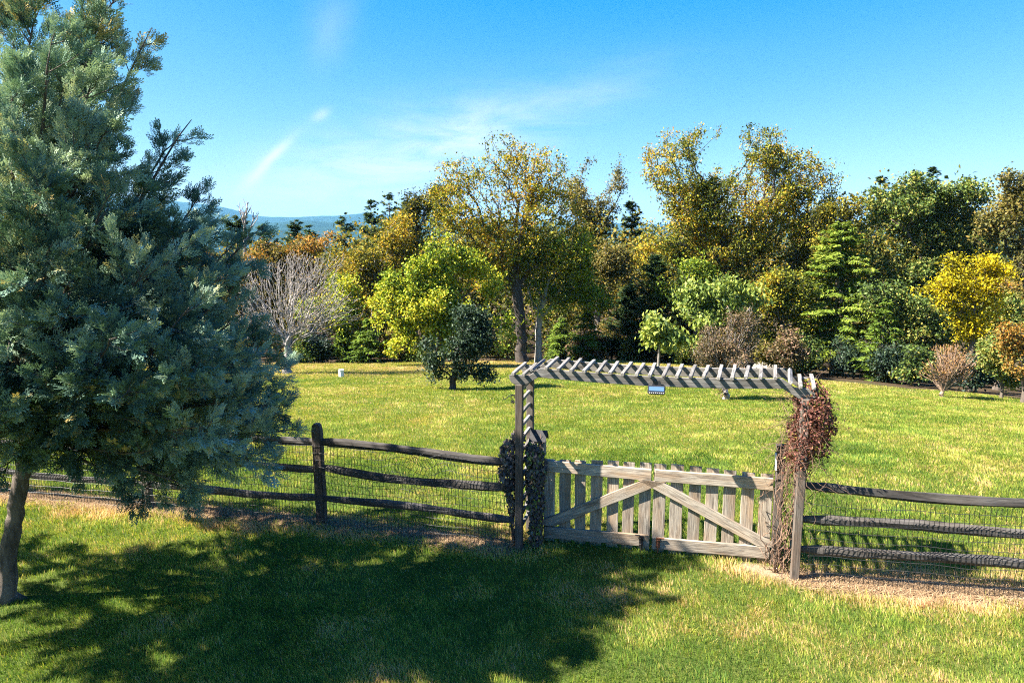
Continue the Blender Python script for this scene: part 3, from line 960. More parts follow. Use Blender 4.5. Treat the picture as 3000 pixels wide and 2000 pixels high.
def build_gates():
    U3 = np.array([*UV_, 0.0]); N3 = np.array([*NV_, 0.0]); Zv = np.array([0, 0, 1.0])
    OFF = 0.345
    defs = [(0.245, 1.605, 'left gate leaf, brace rising towards the middle of the gateway', 1),
            (1.637, 3.035, 'right gate leaf, pale pickets with a brace falling from the middle', -1)]
    for s0, s1, lab, sg in defs:
        dz = 0.012 if sg > 0 else 0.0
        root = thing('picket_gate', arb((s0 + s1) / 2, OFF, 0), 'weathered wooden ' + lab, 'gate', 'two leaves of the double gate')
        W_ = 0.145
        cs = np.linspace(s0 + W_ / 2, s1 - W_ / 2, 7)
        for k, c in enumerate(cs):
            tz = (1.105 + 0.009 * k if sg > 0 else 1.165 - 0.007 * k) + rng.normal(0, 0.006)
            board('picket', arb(c + rng.normal(0, 0.004), OFF + 0.033, -0.015), arb(c + rng.normal(0, 0.004), OFF + 0.033, tz), U3, W_ + rng.normal(0, 0.004), 0.022, M['wood'], root, 0.003, 5, 0.0015, k * 13 + int(s0 * 10))
        zt = 1.015; zb = 0.150
        board('rail', arb(s0 + 0.01, OFF, zt + dz), arb(s1, OFF, zt), Zv, 0.148, 0.038, M['wood'], root, 0.005, 6, 0.002, 3)
        board('rail', arb(s0 + 0.01, OFF, zb - 0.02), arb(s1, OFF, zb), Zv, 0.150, 0.038, M['wood'], root, 0.005, 6, 0.002, 4)
        if sg > 0:
            a, b = (s0 + 0.12, zb + 0.135), (s1 - 0.07, zt - 0.135)
        else:
            a, b = (s1 - 0.12, zb + 0.135), (s0 + 0.07, zt - 0.135)
        # brace cut to fit against the rails
        d = np.array([b[0] - a[0], b[1] - a[1]]); L = np.hypot(*d); d /= L; nrm_ = np.array([-d[1], d[0]])
        hw = 0.067
        lo, hi = zb + 0.0765, zt - 0.0755
        pts = []
        for q in (-1, 1):
            e = np.array(a) + nrm_ * hw * q
            tlo = (lo - e[1]) / d[1]; thi = (hi - e[1]) / d[1]
            pts.append((e + d * tlo, e + d * thi))
        out = [pts[0][0], pts[0][1], pts[1][1], pts[1][0]]
        org = np.array(a)
        loc = [((p - org) @ d, (p - org) @ nrm_) for p in out]
        X3 = U3 * d[0] + Zv * d[1]; Z3 = U3 * nrm_[0] + Zv * nrm_[1]
        plate('brace', loc, 0.038, M['wood'], root, arb(a[0], OFF, a[1]), X3, Z3)
        # cane bolt by the meeting edge
        sb = s1 - 0.10 if sg > 0 else s0 + 0.075
        rm = M['iron'] if sg > 0 else M['rusty']
        hz = 0.225 if sg > 0 else 0.215
        q = [arb(sb - 0.075 * (1 if sg > 0 else -1), OFF - 0.040, hz), arb(sb - 0.02, OFF - 0.042, hz), arb(sb, OFF - 0.042, hz - 0.015), arb(sb, OFF - 0.042, -0.02)]
        V, F = tube_path(np.array(q), np.full(4, 0.009), 6)
        bolt = obj('drop_bolt', mesh_np('drop_bolt', V - np.array(root.location), F), rm, root)
        br = []
        for z in (0.19, 0.115):
            for ds in (-0.022, 0.022):
                V, F = tube_path(np.array([arb(sb + ds, OFF - 0.020, z), arb(sb + ds * 0.8, OFF - 0.046, z), arb(sb, OFF - 0.054, z)]), np.full(3, 0.006), 5)
                br.append((V, F))
        bp = np.array([arb(sb - 0.026, OFF - 0.0215, 0.08), arb(sb + 0.026, OFF - 0.0215, 0.08), arb(sb + 0.026, OFF - 0.0215, 0.215), arb(sb - 0.026, OFF - 0.0215, 0.215)])
        bq = bp - np.array([*NV_, 0]) * 0.004
        br.append((np.vstack([bp, bq]), [np.array([[0, 1, 2, 3], [4, 7, 6, 5], [0, 4, 5, 1], [1, 5, 6, 2], [2, 6, 7, 3], [3, 7, 4, 0]])]))
        V, F, _ = merge(br)
        obj('bracket', mesh_np('bracket', V - np.array(root.location), F), rm, bolt)
    # posts the leaves hang from
    gp = thing('gate_post', arb(3.10, OFF + 0.02, 0), 'brown gate post tangled in red vine stems on the right of the gate', 'post')
    board('post', arb(3.10, OFF + 0.02, -0.1), arb(3.10, OFF + 0.02, 1.475), U3, 0.095, 0.095, M['wood_post'], gp, 0.006, 6, 0.002, 9)
    board('cap', arb(3.10, OFF + 0.02, 1.475), arb(3.10, OFF + 0.02, 1.50), U3, 0.108, 0.108, M['shingle'], gp, 0.003, 1, 0, 9)
    board('latch_plate', arb(3.048, OFF - 0.015, 1.20), arb(3.042, OFF - 0.015, 1.40), N3, 0.07, 0.018, M['white'], gp, 0.003, 2, 0, 9)
    gq = thing('gate_post', arb(0.185, OFF + 0.02, 0), 'dark gate post buried in dusky vine leaves on the left of the gate', 'post')
    board('post', arb(0.175, OFF + 0.02, -0.1), arb(0.175, OFF + 0.02, 1.15), U3, 0.095, 0.095, M['wood_post'], gq, 0.006, 6, 0.002, 10)


def build_small():
    U3 = np.array([*UV_, 0.0]); N3 = np.array([*NV_, 0.0]); Zv = np.array([0, 0, 1.0])
    OFF = 0.365
    # birdhouse on the left gate post
    b = thing('birdhouse', arb(0.175, OFF, 1.15), 'small weathered wooden birdhouse with dark pitched roof beside the vine', 'birdhouse')
    for q in (-0.075, 0.075):       # gable ends face along the fence
        plate('wall', [(-0.085, 0), (0.085, 0), (0.085, 0.22), (0.0, 0.315), (-0.085, 0.22)], 0.018, M['wood_grey'], b, arb(0.175 + q, OFF, 1.15), N3, Zv)
    for q in (-0.080, 0.080):
        board('wall', arb(0.175, OFF + q, 1.162), arb(0.175, OFF + q, 1.375), U3, 0.132, 0.016, M['wood_post'], b, 0.002, 2, 0.001)
    board('floor', arb(0.175, OFF - 0.07, 1.162), arb(0.175, OFF + 0.07, 1.162), U3, 0.13, 0.018, M['wood_post'], b, 0.002, 2, 0.0)
    for sg in (-1, 1):
        a = math.atan2(0.095, 0.085)
        wd = N3 * math.cos(a) - Zv * math.sin(a) * sg
        board('roof', arb(0.065, OFF + sg * 0.054, 1.15 + 0.272), arb(0.285, OFF + sg * 0.054, 1.15 + 0.272), wd, 0.165, 0.016, M['shingle'], b, 0.002, 3, 0.001, 4)
    # entrance hole: no opening, its inner shade is put in as a black disc
    k = 14
    ang = np.arange(k) * 6.283 / k
    c0 = arb(0.175, OFF - 0.0895, 1.30) - np.array(b.location)
    ringo = np.array([c0 + U3 * math.cos(x) * 0.022 + Zv * math.sin(x) * 0.022 for x in ang])
    ringi = ringo - N3 * 0.003
    V = np.vstack([ringo, ringi])
    i = np.arange(k); j = (i + 1) % k
    obj('entrance', mesh_np('entrance', V, [np.stack([i, j, j + k, i + k], 1), (np.arange(k) + k)[None]]), M['plastic'], b)
    # solar flood light hung on the middle of the front beam
    L = thing('solar_light', arb(1.643, -0.03, 2.16), 'black solar flood light with pale blue panel fixed under the arbor beam', 'light')
    tilt = math.radians(22)
    Zt = Zv * math.cos(tilt) + N3 * math.sin(tilt)
    hw, hh = 0.10, 0.052
    ch = 0.018
    outl = [(-hw, -hh + ch), (-hw + ch, -hh), (hw - ch, -hh), (hw, -hh + ch), (hw, hh - ch * 0.6), (hw - ch * 0.6, hh), (-hw + ch * 0.6, hh), (-hw, hh - ch * 0.6)]
    cpt = arb(1.643, -0.085, 2.185)
    plate('housing', outl, 0.035, M['plastic'], L, cpt, U3, Zt)
    plate('panel', [(-hw + .014, -0.016), (hw - .014, -0.016), (hw - .014, 0.036), (-hw + .014, 0.036)], 0.004, M['panel'], L, cpt - np.cross(Zt, U3) * 0.0205 * 1.0, U3, Zt)
    for q in range(8):
        s = -0.078 + q * 0.0222
        plate('lamp', [(s - .005, -0.043), (s + .005, -0.043), (s + .005, -0.033), (s - .005, -0.033)], 0.004, M['white'], L, cpt - np.cross(Zt, U3) * 0.0205, U3, Zt)
    plate('bracket', [(-0.07, -0.035), (0.07, -0.035), (0.035, 0.055), (-0.035, 0.055)], 0.012, M['plastic'], L, arb(1.643, -0.042, 2.235), U3, Zv)
    # iron scroll hook on the left post
    hk = []
    c = arb(-0.048, 0.0, 1.985)
    def pl(pts, rr=0.005):
        q = np.array([c + U3 * x + Zv * z for x, z in pts])
        hk.append(tube_path(q, np.full(len(q), rr), 5))
    pl([(0.0, 0.03), (-0.04, 0.032), (-0.075, 0.022), (-0.10, -0.004), (-0.125, -0.024), (-0.15, -0.024), (-0.162, -0.008), (-0.155, 0.008)])
    pl([(0.0, -0.01)] + [(-0.035 + 0.024 * math.cos(a), 0.002 + 0.022 * math.sin(a)) for a in np.linspace(-0.4, 4.6, 12)])
    pl([(0.0, -0.052), (-0.03, -0.055), (-0.06, -0.06)])
    for k_ in range(6):
        a = k_ * 1.047
        pl([(-0.035, -0.055), (-0.035 + 0.030 * math.cos(a), -0.055 + 0.030 * math.sin(a))], 0.006)
    pl([(0.0, 0.045), (0.0, -0.075)], 0.006)
    V, F, _ = merge(hk)
    o = obj('scroll_hook', mesh_np('scroll_hook', V, F), M['iron'])
    setp(o, 'black iron scroll hook with a small flower on the left arbor post', 'hook')
    # white pipe stub out in the lawn
    p = ground_at(1000, 1104)
    r_ = 0.11
    V, F = tube_path(np.array([[0, 0, -0.05], [0, 0, 0.25], [0, 0, 0.30], [0, 0, 0.34]]), np.array([r_, r_, r_ * 1.15, r_ * 1.15]), 14)
    o = obj('pipe_stub', mesh_np('pipe_stub', V, F), M['white'], None, tuple(p))
    setp(o, 'short white capped pipe standing in the lawn near the bare tree', 'pipe')
    # boulders at the lawn's far edge
    for k_, (px, py, s, lab) in enumerate(((2240, 1082, 0.55, 'large pale boulder at the edge of the wood behind the arbor'), (2300, 1090, 0.32, 'small pale boulder at the edge of the wood nearer the spruce'))):
        p = ground_at(px, py)
        bm = bmesh.new()
        bmesh.ops.create_icosphere(bm, subdivisions=3, radius=s)
        co = np.array([v.co[:] for v in bm.verts])
        nz = wave3(co / s, 2.2, 70 + k_) * 0.13 + wave3(co / s, 6, 90 + k_) * 0.04
        for v, q in zip(bm.verts, nz):
            v.co *= (1 + q); v.co.z *= 0.62; v.co.x *= 1.25
        me = bpy.data.meshes.new('boulder'); bm.to_mesh(me); bm.free()
        o = obj('boulder', me, M['stone'], None, (p[0], p[1], p[2] + s * 0.2))
        setp(o, lab, 'boulder')


# ------------------------------------------------------------------ leaves and trees
def leaf_quads(C, A, Nn, L, Wd, fold=0.15):
    """diamond leaves: centre C, axis A, normal Nn"""
    A = norm(A)
    B = norm(np.cross(Nn, A))
    Nn = np.cross(A, B)
    L = np.asarray(L)[:, None]; Wd = np.asarray(Wd)[:, None]
    V = np.stack([C - A * L * 0.5, C + B * Wd * 0.5 + Nn * Wd * fold - A * L * 0.08, C + A * L * 0.5, C - B * Wd * 0.5 + Nn * Wd * fold - A * L * 0.08], 1).reshape(-1, 3)
    F = np.arange(len(C))[:, None] * 4 + np.array([[0, 1, 2, 3]])
    return V, F


def grow(trunk, tips, bf=0.35, step=0.6, wig=0.10, seed=0, droop=0.0):
    """join tips to the trunk by a short-path tree; returns nodes, parents, tip node ids"""
    r = np.random.default_rng(seed)
    cap = len(trunk) + len(tips) * 9 + 10
    pos = np.zeros((cap, 3)); par = np.full(cap, -1); pl = np.zeros(cap)
    n = len(trunk)
    pos[:n] = trunk
    par[1:n] = np.arange(n - 1)
    seg = np.linalg.norm(np.diff(trunk, axis=0), axis=1)
    pl[1:n] = np.cumsum(seg)
    first_free = max(1, int(n * 0.35))
    d0 = np.min(np.linalg.norm(tips[:, None] - np.asarray(trunk)[None, first_free:], axis=2), axis=1)
    order = np.argsort(d0)
    tip_id = np.zeros(len(tips), int)
    for ti in order:
        p = tips[ti]
        dv = pos[first_free:n] - p
        dist = np.sqrt((dv * dv).sum(1))
        cost = dist + bf * pl[first_free:n] + 0.35 * np.maximum(dv[:, 2], 0)
        k = first_free + int(np.argmin(cost))
        d = np.linalg.norm(p - pos[k])
        m = min(8, max(1, int(round(d / step))))
        q0 = pos[k]
        if par[k] >= 0:
            tdir = pos[k] - pos[par[k]]; tdir = tdir / (np.linalg.norm(tdir) + 1e-9)
        else:
            tdir = np.array([0, 0, 1.0])
        prev = k
        for i in range(1, m + 1):
            f = i / m
            q = q0 + (p - q0) * f
            if i < m:
                q = q + tdir * d * 0.22 * math.sin(math.pi * f) * (1 - f) + r.normal(0, wig * d / m, 3) - np.array([0, 0, droop * d * math.sin(math.pi * f)])
            pos[n] = q; par[n] = prev; pl[n] = pl[prev] + np.linalg.norm(q - pos[prev]); prev = n
            n += 1
            if n >= cap - 10:
                break
        tip_id[ti] = prev
    return pos[:n], par[:n], tip_id


def radii(pos, par, tip_id, r_tip, R0, ex=0.5):
    n = len(pos)
    cnt = np.zeros(n)
    np.add.at(cnt, tip_id, 1.0)
    cnt = np.maximum(cnt, 0)
    for i in range(n - 1, 0, -1):
        cnt[par[i]] += cnt[i]
    f = np.maximum(cnt, 0.5) / cnt[0]
    return np.maximum(r_tip, R0 * f ** ex)


def wood_mesh(name, pos, par, rad, mat, parent, min_r=0.0, flare=None):
    e = np.arange(1, len(pos))
    e = e[par[e] >= 0]
    e = e[rad[e] >= min_r]
    pr = np.minimum(rad[par[e]], rad[e] * 1.35)
    big = rad[e] > 0.045
    parts = []
    for msk, k in ((big, 8), (~big, 3)):
        if msk.any():
            q = e[msk]
            d = pos[q] - pos[par[q]]
            ext = d * 0.06
            parts.append(tubes(pos[par[q]] - ext * 0, pos[q] + ext, pr[msk], rad[q], k))
    V, F, _ = merge(parts)
    return obj(name, mesh_np(name, V, F, None, True), mat, parent)


def px2(pt, D):
    """point at depth D behind a pixel given on the 2352-wide view"""
    return at_depth(pt[0] * 1.27551, pt[1] * 1.27551, D)


def blob_points(blobs, D, n, r, shell=0.6, dz=0.85, clump=None, seed=0, sub=True):
    """tips inside a crown made of ellipsoids (cx, cy, rx, ry in 2352-wide pixels at depth D)"""
    k = D / 1568.0 * 1.015
    nb = []
    for b in (blobs if sub else []):         # each lobe breaks up into smaller ones
        nb.append((b[0], b[1], b[2] * 0.62, b[3] * 0.62, 0.0))
        for _ in range(6):
            a = r.uniform(0, 6.283); q = r.uniform(0.45, 0.85)
            sz = r.uniform(0.26, 0.48)
            nb.append((b[0] + math.cos(a) * b[2] * q, b[1] + math.sin(a) * b[3] * q, b[2] * sz, b[3] * sz * r.uniform(0.8, 1.2), r.uniform(-1, 1) * b[2] * k * 0.6))
    blobs = nb if sub else blobs
    vol = np.array([b[2] * b[3] * (b[2] + b[3]) for b in blobs], float); vol /= vol.sum()
    out = []
    tot = 0
    while tot < n:
        m = n * 2
        ix = r.choice(len(blobs), m, p=vol)
        d = r.normal(size=(m, 3)); d /= np.linalg.norm(d, axis=1)[:, None]
        rr = r.random(m) ** (1 / 3.0)
        rr = rr * (1 - shell) + shell * (1 - 0.45 * r.random(m) ** 1.3)
        rr = np.minimum(rr, 1) 
        cen = np.array([px2((b[0], b[1]), D) for b in blobs])
        ext = np.array([[b[2] * k, (b[2] + b[3]) * 0.5 * k * dz, b[3] * k] for b in blobs])
        dd = np.array([b[4] if len(b) > 4 else 0.0 for b in blobs])
        lump = 1 + 0.20 * wave3(d * 2.0 + ix[:, None] * 3.1, 1.3, seed + 29)
        P = cen[ix] + d * (rr * lump)[:, None] * ext[ix]
        P[:, 1] += dd[ix]
        if clump is not None:
            w = wave3(P, clump[0], seed + 17)
            keep = w > clump[1] + r.normal(0, 0.25, m)
            P = P[keep]
        out.append(P); tot += len(P)
    return np.concatenate(out)[:n]


def deciduous(name, label, cat, base, D, blobs, ntips, nleaf, L, mat, bark, R0, seed, trunk=None, group=None, clump=(1.1, -0.35),
              cl=0.34, aspect=0.55, tint0=0.45, tvar=0.25, tclump=0.25, droop_leaf=0.3, bf=0.35, shell=0.55, r_tip=0.012, stems=1, ex=0.5, dz=0.85, upbias=0.6, wig=0.10, sub=True):
    r = np.random.default_rng(seed)
    L *= 0.78; nleaf = int(nleaf * 1.7); tvar += 0.22; cl *= 0.8
    b = np.asarray(base, float)
    tips = blob_points(blobs, D, ntips, r, shell, dz, clump, seed, sub)
    tips[:, 2] = np.maximum(tips[:, 2], hgt(tips[:, 0], tips[:, 1]) + 0.15)
    root = thing(name, b, label, cat, group)
    if trunk is None:
        c = tips.mean(0)
        top = np.array([c[0], c[1], b[2] + (tips[:, 2].max() - b[2]) * 0.72])
        f = np.linspace(0, 1, 9)[:, None]
        tr = b + (top - b) * f + np.concatenate([np.zeros((1, 3)), r.normal(0, 0.04 * np.linalg.norm(top - b) / 8, (8, 3))])
        tr[1:, :2] = b[:2] + (tr[1:, :2] - b[:2]) * (f[1:] ** 1.2)
    else:
        tr = np.array([b] + [px2(p[:2], D + (p[2] if len(p) > 2 else 0)) for p in trunk])
        # denser
        q = [tr[0]]
        for a, c in zip(tr[:-1], tr[1:]):
            for i in (1, 2, 3):
                q.append(a + (c - a) * i / 3 + (r.normal(0, 0.05, 3) if i < 3 else 0))
        tr = np.array(q)
    pos, par, tid = grow(tr, tips, bf, max(0.35, 0.04 * D * 0.4), wig, seed)
    rad = radii(pos, par, tid, r_tip, R0, ex)
    rad[0] *= 1.35
    pos = pos - b; tipl = pos[tid]
    wood_mesh('trunk', pos, par, rad, bark, root)
    # leaves
    if nleaf:
        per = nleaf / ntips
        cnt = r.poisson(per, ntips)
        ix = np.repeat(np.arange(ntips), cnt)
        n = len(ix)
        out_dir = norm(tipl[ix] - np.array([0, 0, tipl[:, 2].mean() * 0.6]))
        C = tipl[ix] + r.normal(0, cl, (n, 3)) * np.array([1, 1, 0.75])
        # also some along the last twig
        back = pos[par[tid]][ix]
        along = r.random(n) < 0.35
        C = np.where(along[:, None], tipl[ix] + (back - tipl[ix]) * r.random((n, 1)) + r.normal(0, cl * 0.5, (n, 3)), C)
        A = r.normal(size=(n, 3)) + out_dir * 0.5; A[:, 2] -= droop_leaf * 2
        Nn = r.normal(size=(n, 3)); Nn[:, 2] += upbias * 2
        Ls = L * r.uniform(0.65, 1.35, n)
        V, F = leaf_quads(C, A, Nn, Ls, Ls * aspect)
        t0 = tint0 + tclump * 0.5 * wave3(tipl + b, 0.8, seed + 3) + tclump * 0.5 * wave3(tipl + b, 2.2, seed + 5)
        T = np.clip(t0[ix] + r.normal(0, tvar * 0.6, n), 0, 1)
        obj('crown', mesh_np('crown', V, [F], np.repeat(T, 4), True), mat, root)
    return root


def conifer(name, label, cat, base, height, half, mat, bark, seed, group=None, nwh=None, start=0.08, droop=0.15, shape=1.0, dens=1.0, nl=0.32, tint0=0.5, upsweep=0.0, gap=0.0, R0=None):
    r = np.random.default_rng(seed)
    b = np.asarray(base, float)
    root = thing(name, b, label, cat, group)
    nz = 14
    zz = np.linspace(0, height, nz)
    tr = np.stack([r.normal(0, 0.02, nz).cumsum() * 0.3, r.normal(0, 0.02, nz).cumsum() * 0.3, zz], -1); tr[0] = 0
    R0 = R0 or height * 0.016
    parts = [tube_path(tr, R0 * (1 - zz / height * 0.93) + 0.006, 8)]
    nb = int((nwh or height * 13) * 1.0)
    LV = []; LF = []; LT = []
    leafC = []; leafA = []; leafN = []; leafL = []; leafT = []
    hs = start + (1 - start) * np.sort(r.random(nb)) ** 0.92
    tw0 = []; tw1 = []; tr0 = []; tr1 = []
    for h in hs:
        z = h * height
        if gap and math.sin(z * 5.1 + seed) > 1 - gap:
            continue
        ln = half * (1 - h) ** shape * r.uniform(0.50, 1.2) + 0.12 * half * 0.5
        if h < start + 0.12:
            ln *= 0.75
        az = r.uniform(0, 6.283)
        o = np.array([np.interp(z, zz, tr[:, 0]), np.interp(z, zz, tr[:, 1]), z])
        m = max(3, int(ln / 0.28))
        f = np.linspace(0, 1, m + 1)
        el0 = upsweep + r.normal(0.05, 0.10) + 0.5 * h
        drp = droop * r.uniform(0.5, 1.4)
        hx = ln * f
        q = o + np.stack([np.cos(az) * hx, np.sin(az) * hx, hx * math.tan(min(el0, 1.1)) * 0.6 - drp * ln * f ** 2], -1)
        q[1:] += r.normal(0, 0.025, (m, 3))
        tw0.append(q[:-1]); tw1.append(q[1:])
        rb = max(0.008, R0 * 0.28 * (ln / half))
        tr0.append(rb * (1 - f[:-1] * 0.8)); tr1.append(rb * (1 - f[1:] * 0.8))
        k = int((10 + ln * 26) * dens)
        s = 0.12 + 0.88 * r.random(k) ** 0.8
        pc = o + (q[-1] - o) * 0
        idx = np.clip((s * m).astype(int), 0, m - 1)
        fr = s * m - idx
        pc = q[idx] + (q[idx + 1] - q[idx]) * fr[:, None]
        side = r.choice([-1.0, 1.0], k)
        wid = (0.10 + 0.28 * ln * (1 - s * 0.75)) * r.random(k)
        dirv = np.array([math.cos(az), math.sin(az), 0]); sv = np.array([-math.sin(az), math.cos(az), 0])
        pc = pc + sv * (side * wid)[:, None] + np.stack([0 * s, 0 * s, -0.3 * wid * r.random(k) + r.normal(0, 0.04, k)], -1)
        A = dirv[None] * 0.8 + sv[None] * side[:, None] * 0.8 + r.normal(0, 0.25, (k, 3)); A[:, 2] += -0.25 + upsweep
        N = r.normal(0, 0.35, (k, 3)); N[:, 2] += 1
        leafC.append(pc); leafA.append(A); leafN.append(N); leafL.append(nl * r.uniform(0.6, 1.3, k))
        leafT.append(np.clip(tint0 + 0.30 * (s - 0.55) + r.normal(0, 0.16, k) + 0.14 * math.sin(z * 2.3 + az), 0, 1))
    parts.append(tubes(np.concatenate(tw0), np.concatenate(tw1), np.concatenate(tr0), np.concatenate(tr1), 3))
    V, F, _ = merge(parts)
    obj('trunk', mesh_np('trunk', V, F, None, True), bark, root)
    Ls = np.concatenate(leafL)
    V, F = leaf_quads(np.concatenate(leafC), np.concatenate(leafA), np.concatenate(leafN), Ls, Ls * 0.30, 0.1)
    obj('crown', mesh_np('crown', V, [F], np.repeat(np.concatenate(leafT), 4), True), mat, root)
    return root


def by_top(px, D, ytop):
    """base on the ground at depth D in pixel column px (2352 view), and the height to a top at row ytop"""
    b = ground_under(px * 1.27551, D)
    t = px2((px, ytop), D)
    return b, float(t[2] - b[2])


def build_haze():
    m, t = new_mat('thin_air')
    v = t.n('ShaderNodeVolumePrincipled')
    v.inputs['Color'].default_value = (0.22, 0.58, 1.0, 1)
    v.inputs['Density'].default_value = 0.00007
    v.inputs['Anisotropy'].default_value = 0.0
    o = t.n('ShaderNodeOutputMaterial'); t.l(v.outputs[0], o.inputs[1])
    x, y0, y1, z0, z1 = 9300, -450, 12100, -63, 420
    V = np.array([[-x, y0, z0], [x, y0, z0], [x, y1, z0], [-x, y1, z0], [-x, y0, z1], [x, y0, z1], [x, y1, z1], [-x, y1, z1]], float)
    F = np.array([[3, 2, 1, 0], [4, 5, 6, 7], [0, 1, 5, 4], [1, 2, 6, 5], [2, 3, 7, 6], [3, 0, 4, 7]])
    setp(obj('haze', mesh_np('haze', V, [F]), m), 'thin blue autumn air over the whole valley', 'haze', kind='stuff')


# ------------------------------------------------------------------ the blue-green juniper on the left
def build_juniper():
    r = np.random.default_rng(101)
    base = ground_at(13, 1762)
    D0 = base[1]
    root = thing('juniper_tree', base, 'tall blue green juniper with leaning bare trunk at the left of the lawn', 'tree')
    def P(x, y, dd=0.0):
        return px2((x, y), D0 + dd)
    tr_px = [(10, 1380, 0), (18, 1290, 0), (32, 1200, 0.0), (48, 1105, 0.0), (66, 1020, 0.05), (86, 960, 0.1), (92, 880, 0.1), (80, 770, 0.1), (55, 640, 0.15), (20, 480, 0.1), (-15, 300, 0.1), (-45, 100, 0.1), (-62, -20, 0.1), (-75, -130, 0.1)]
    trunk = np.array([P(*q) for q in tr_px])
    trunk[0] = base - np.array([0, 0, 0.08])
    # limbs: from the leader (row y0 on the trunk) to a tip, with a depth offset at the tip and a plume radius in metres
    lobes = [
        (330, 95, 10, 0.0, 0.30), (400, 40, -40, 0.6, 0.34),
        (430, 272, -12, 0.1, 0.26), (440, 235, 20, 0.1, 0.26), (450, 200, 90, 0.3, 0.30), (480, 150, 190, -0.5, 0.34), 
        (520, 346, 70, 0.2, 0.20), (560, 250, 290, -0.6, 0.36), (600, 200, 330, -0.9, 0.36), 
        (700, 440, 275, 0.1, 0.20), (680, 405, 325, 0.2, 0.19), (520, 190, 70, 0.2, 0.28), (540, 225, 150, -0.4, 0.30), (600, 290, 240, 0.4, 0.30), (640, 260, 330, -0.3, 0.32), (580, 120, 90, -0.8, 0.32), (720, 330, 440, -0.5, 0.30), (740, 345, 480, 0.4, 0.34), (730, 250, 450, -1.0, 0.36),
        (780, 455, 455, 0.2, 0.27), (800, 420, 530, -0.5, 0.36), (800, 485, 490, 0.8, 0.26), (820, 350, 600, -1.1, 0.40),
        (850, 605, 520, 0.3, 0.17), (860, 540, 560, 0.0, 0.26), (880, 580, 610, 0.1, 0.13), (870, 500, 640, -0.6, 0.34), (890, 440, 700, -1.2, 0.38),
        (900, 560, 720, 0.5, 0.34), (910, 620, 790, 0.2, 0.30), (910, 540, 800, -0.7, 0.38), (920, 630, 850, 0.7, 0.32), (930, 460, 830, -1.3, 0.36),
        (940, 655, 930, 0.1, 0.30), (950, 560, 920, -0.8, 0.36), (960, 670, 985, 0.4, 0.26), (960, 600, 1010, -0.4, 0.34), (960, 480, 980, -1.2, 0.34),
        (970, 640, 1060, 0.3, 0.22), (970, 520, 1070, 0.0, 0.28), (980, 440, 1110, -0.4, 0.28), (990, 360, 1130, -0.1, 0.26), (990, 400, 1080, 0.5, 0.30), (985, 330, 1040, -1.0, 0.30), (985, 460, 1130, 0.6, 0.22),
        (930, 300, 900, -1.6, 0.38), (880, 250, 780, -1.7, 0.42), (830, 160, 700, -1.6, 0.42), (760, 120, 560, -1.6, 0.42), (660, 90, 430, -1.5, 0.40), (560, 40, 300, -1.4, 0.38), (450, 30, 190, -1.0, 0.36),
        (960, 160, 880, -1.5, 0.30), (1000, 30, 1010, -1.2, 0.24), (960, 0, 900, -1.5, 0.34), (900, 20, 780, -1.6, 0.40), (800, 20, 600, -1.6, 0.42), (1010, 10, 1070, -0.8, 0.22),
        (960, 250, 1000, 1.0, 0.30), (940, 300, 930, 1.6, 0.42), (900, 380, 860, 1.8, 0.45), (860, 340, 760, 2.0, 0.48), (720, 200, 520, 1.8, 0.46), (880, 500, 780, 1.5, 0.40), (920, 560, 890, 1.5, 0.36),
        (960, 200, 940, 2.2, 0.40), (860, 120, 780, 2.3, 0.45), 
        (960, -250, 850, -0.6, 0.5), (900, -350, 700, 0.4, 0.5), (820, -330, 540, -0.8, 0.5), (700, -300, 380, 0.6, 0.45), (560, -260, 200, -0.5, 0.4), (780, -180, 600, -1.6, 0.5), (640, -150, 420, 1.2, 0.45), (960, -150, 930, -1.5, 0.4),
        (940, -700, 820, -1.2, 0.5), (900, -800, 650, -1.4, 0.5), (850, -650, 500, -1.3, 0.5), (960, -550, 930, -1.6, 0.45), (900, -520, 760, -1.9, 0.5), (920, -700, 760, -0.3, 0.5), (860, -600, 600, 0.5, 0.5), (940, -560, 860, 0.9, 0.45), (740, -560, 420, -0.6, 0.45), (980, -420, 1000, -1.0, 0.4), (900, -620, 700, -2.3, 0.5), (960, -450, 880, -2.5, 0.45),
        (900, -330, 760, -1.8, 0.5), (940, -260, 900, -2.1, 0.5), (840, -420, 600, -1.7, 0.5), (960, -160, 980, -2.1, 0.42), (760, -380, 450, -1.5, 0.45),
        (300, -140, 60, -0.8, 0.36), (330, -180, 20, 0.8, 0.36),
    ]
    wood_parts = []
    kk = np.array([q[1] for q in tr_px], float)
    f = np.linspace(0, len(trunk) - 1, 60)
    tsm = np.stack([np.interp(f, np.arange(len(trunk)), trunk[:, i]) for i in range(3)], -1)
    trad = np.interp(f, [0, 0.5, 2, 5, 8, len(trunk) - 1], [0.125, 0.095, 0.080, 0.078, 0.055, 0.012])
    tsm[1:-1] += r.normal(0, 0.006, (58, 3))
    wood_parts.append(tube_path(tsm, trad, 10))
    # a couple of root toes
    for az in (0.3, 2.2, 4.2):
        q = np.array([base + np.array([0, 0, 0.12]), base + np.array([math.cos(az) * 0.12, math.sin(az) * 0.12, 0.03]), base + np.array([math.cos(az) * 0.26, math.sin(az) * 0.26, -0.04])])
        wood_parts.append(tube_path(q, np.array([0.07, 0.05, 0.02]), 6))
    E0, E1, R0, R1 = [], [], [], []
    SC_, SA, SU, SL, ST = [], [], [], [], []
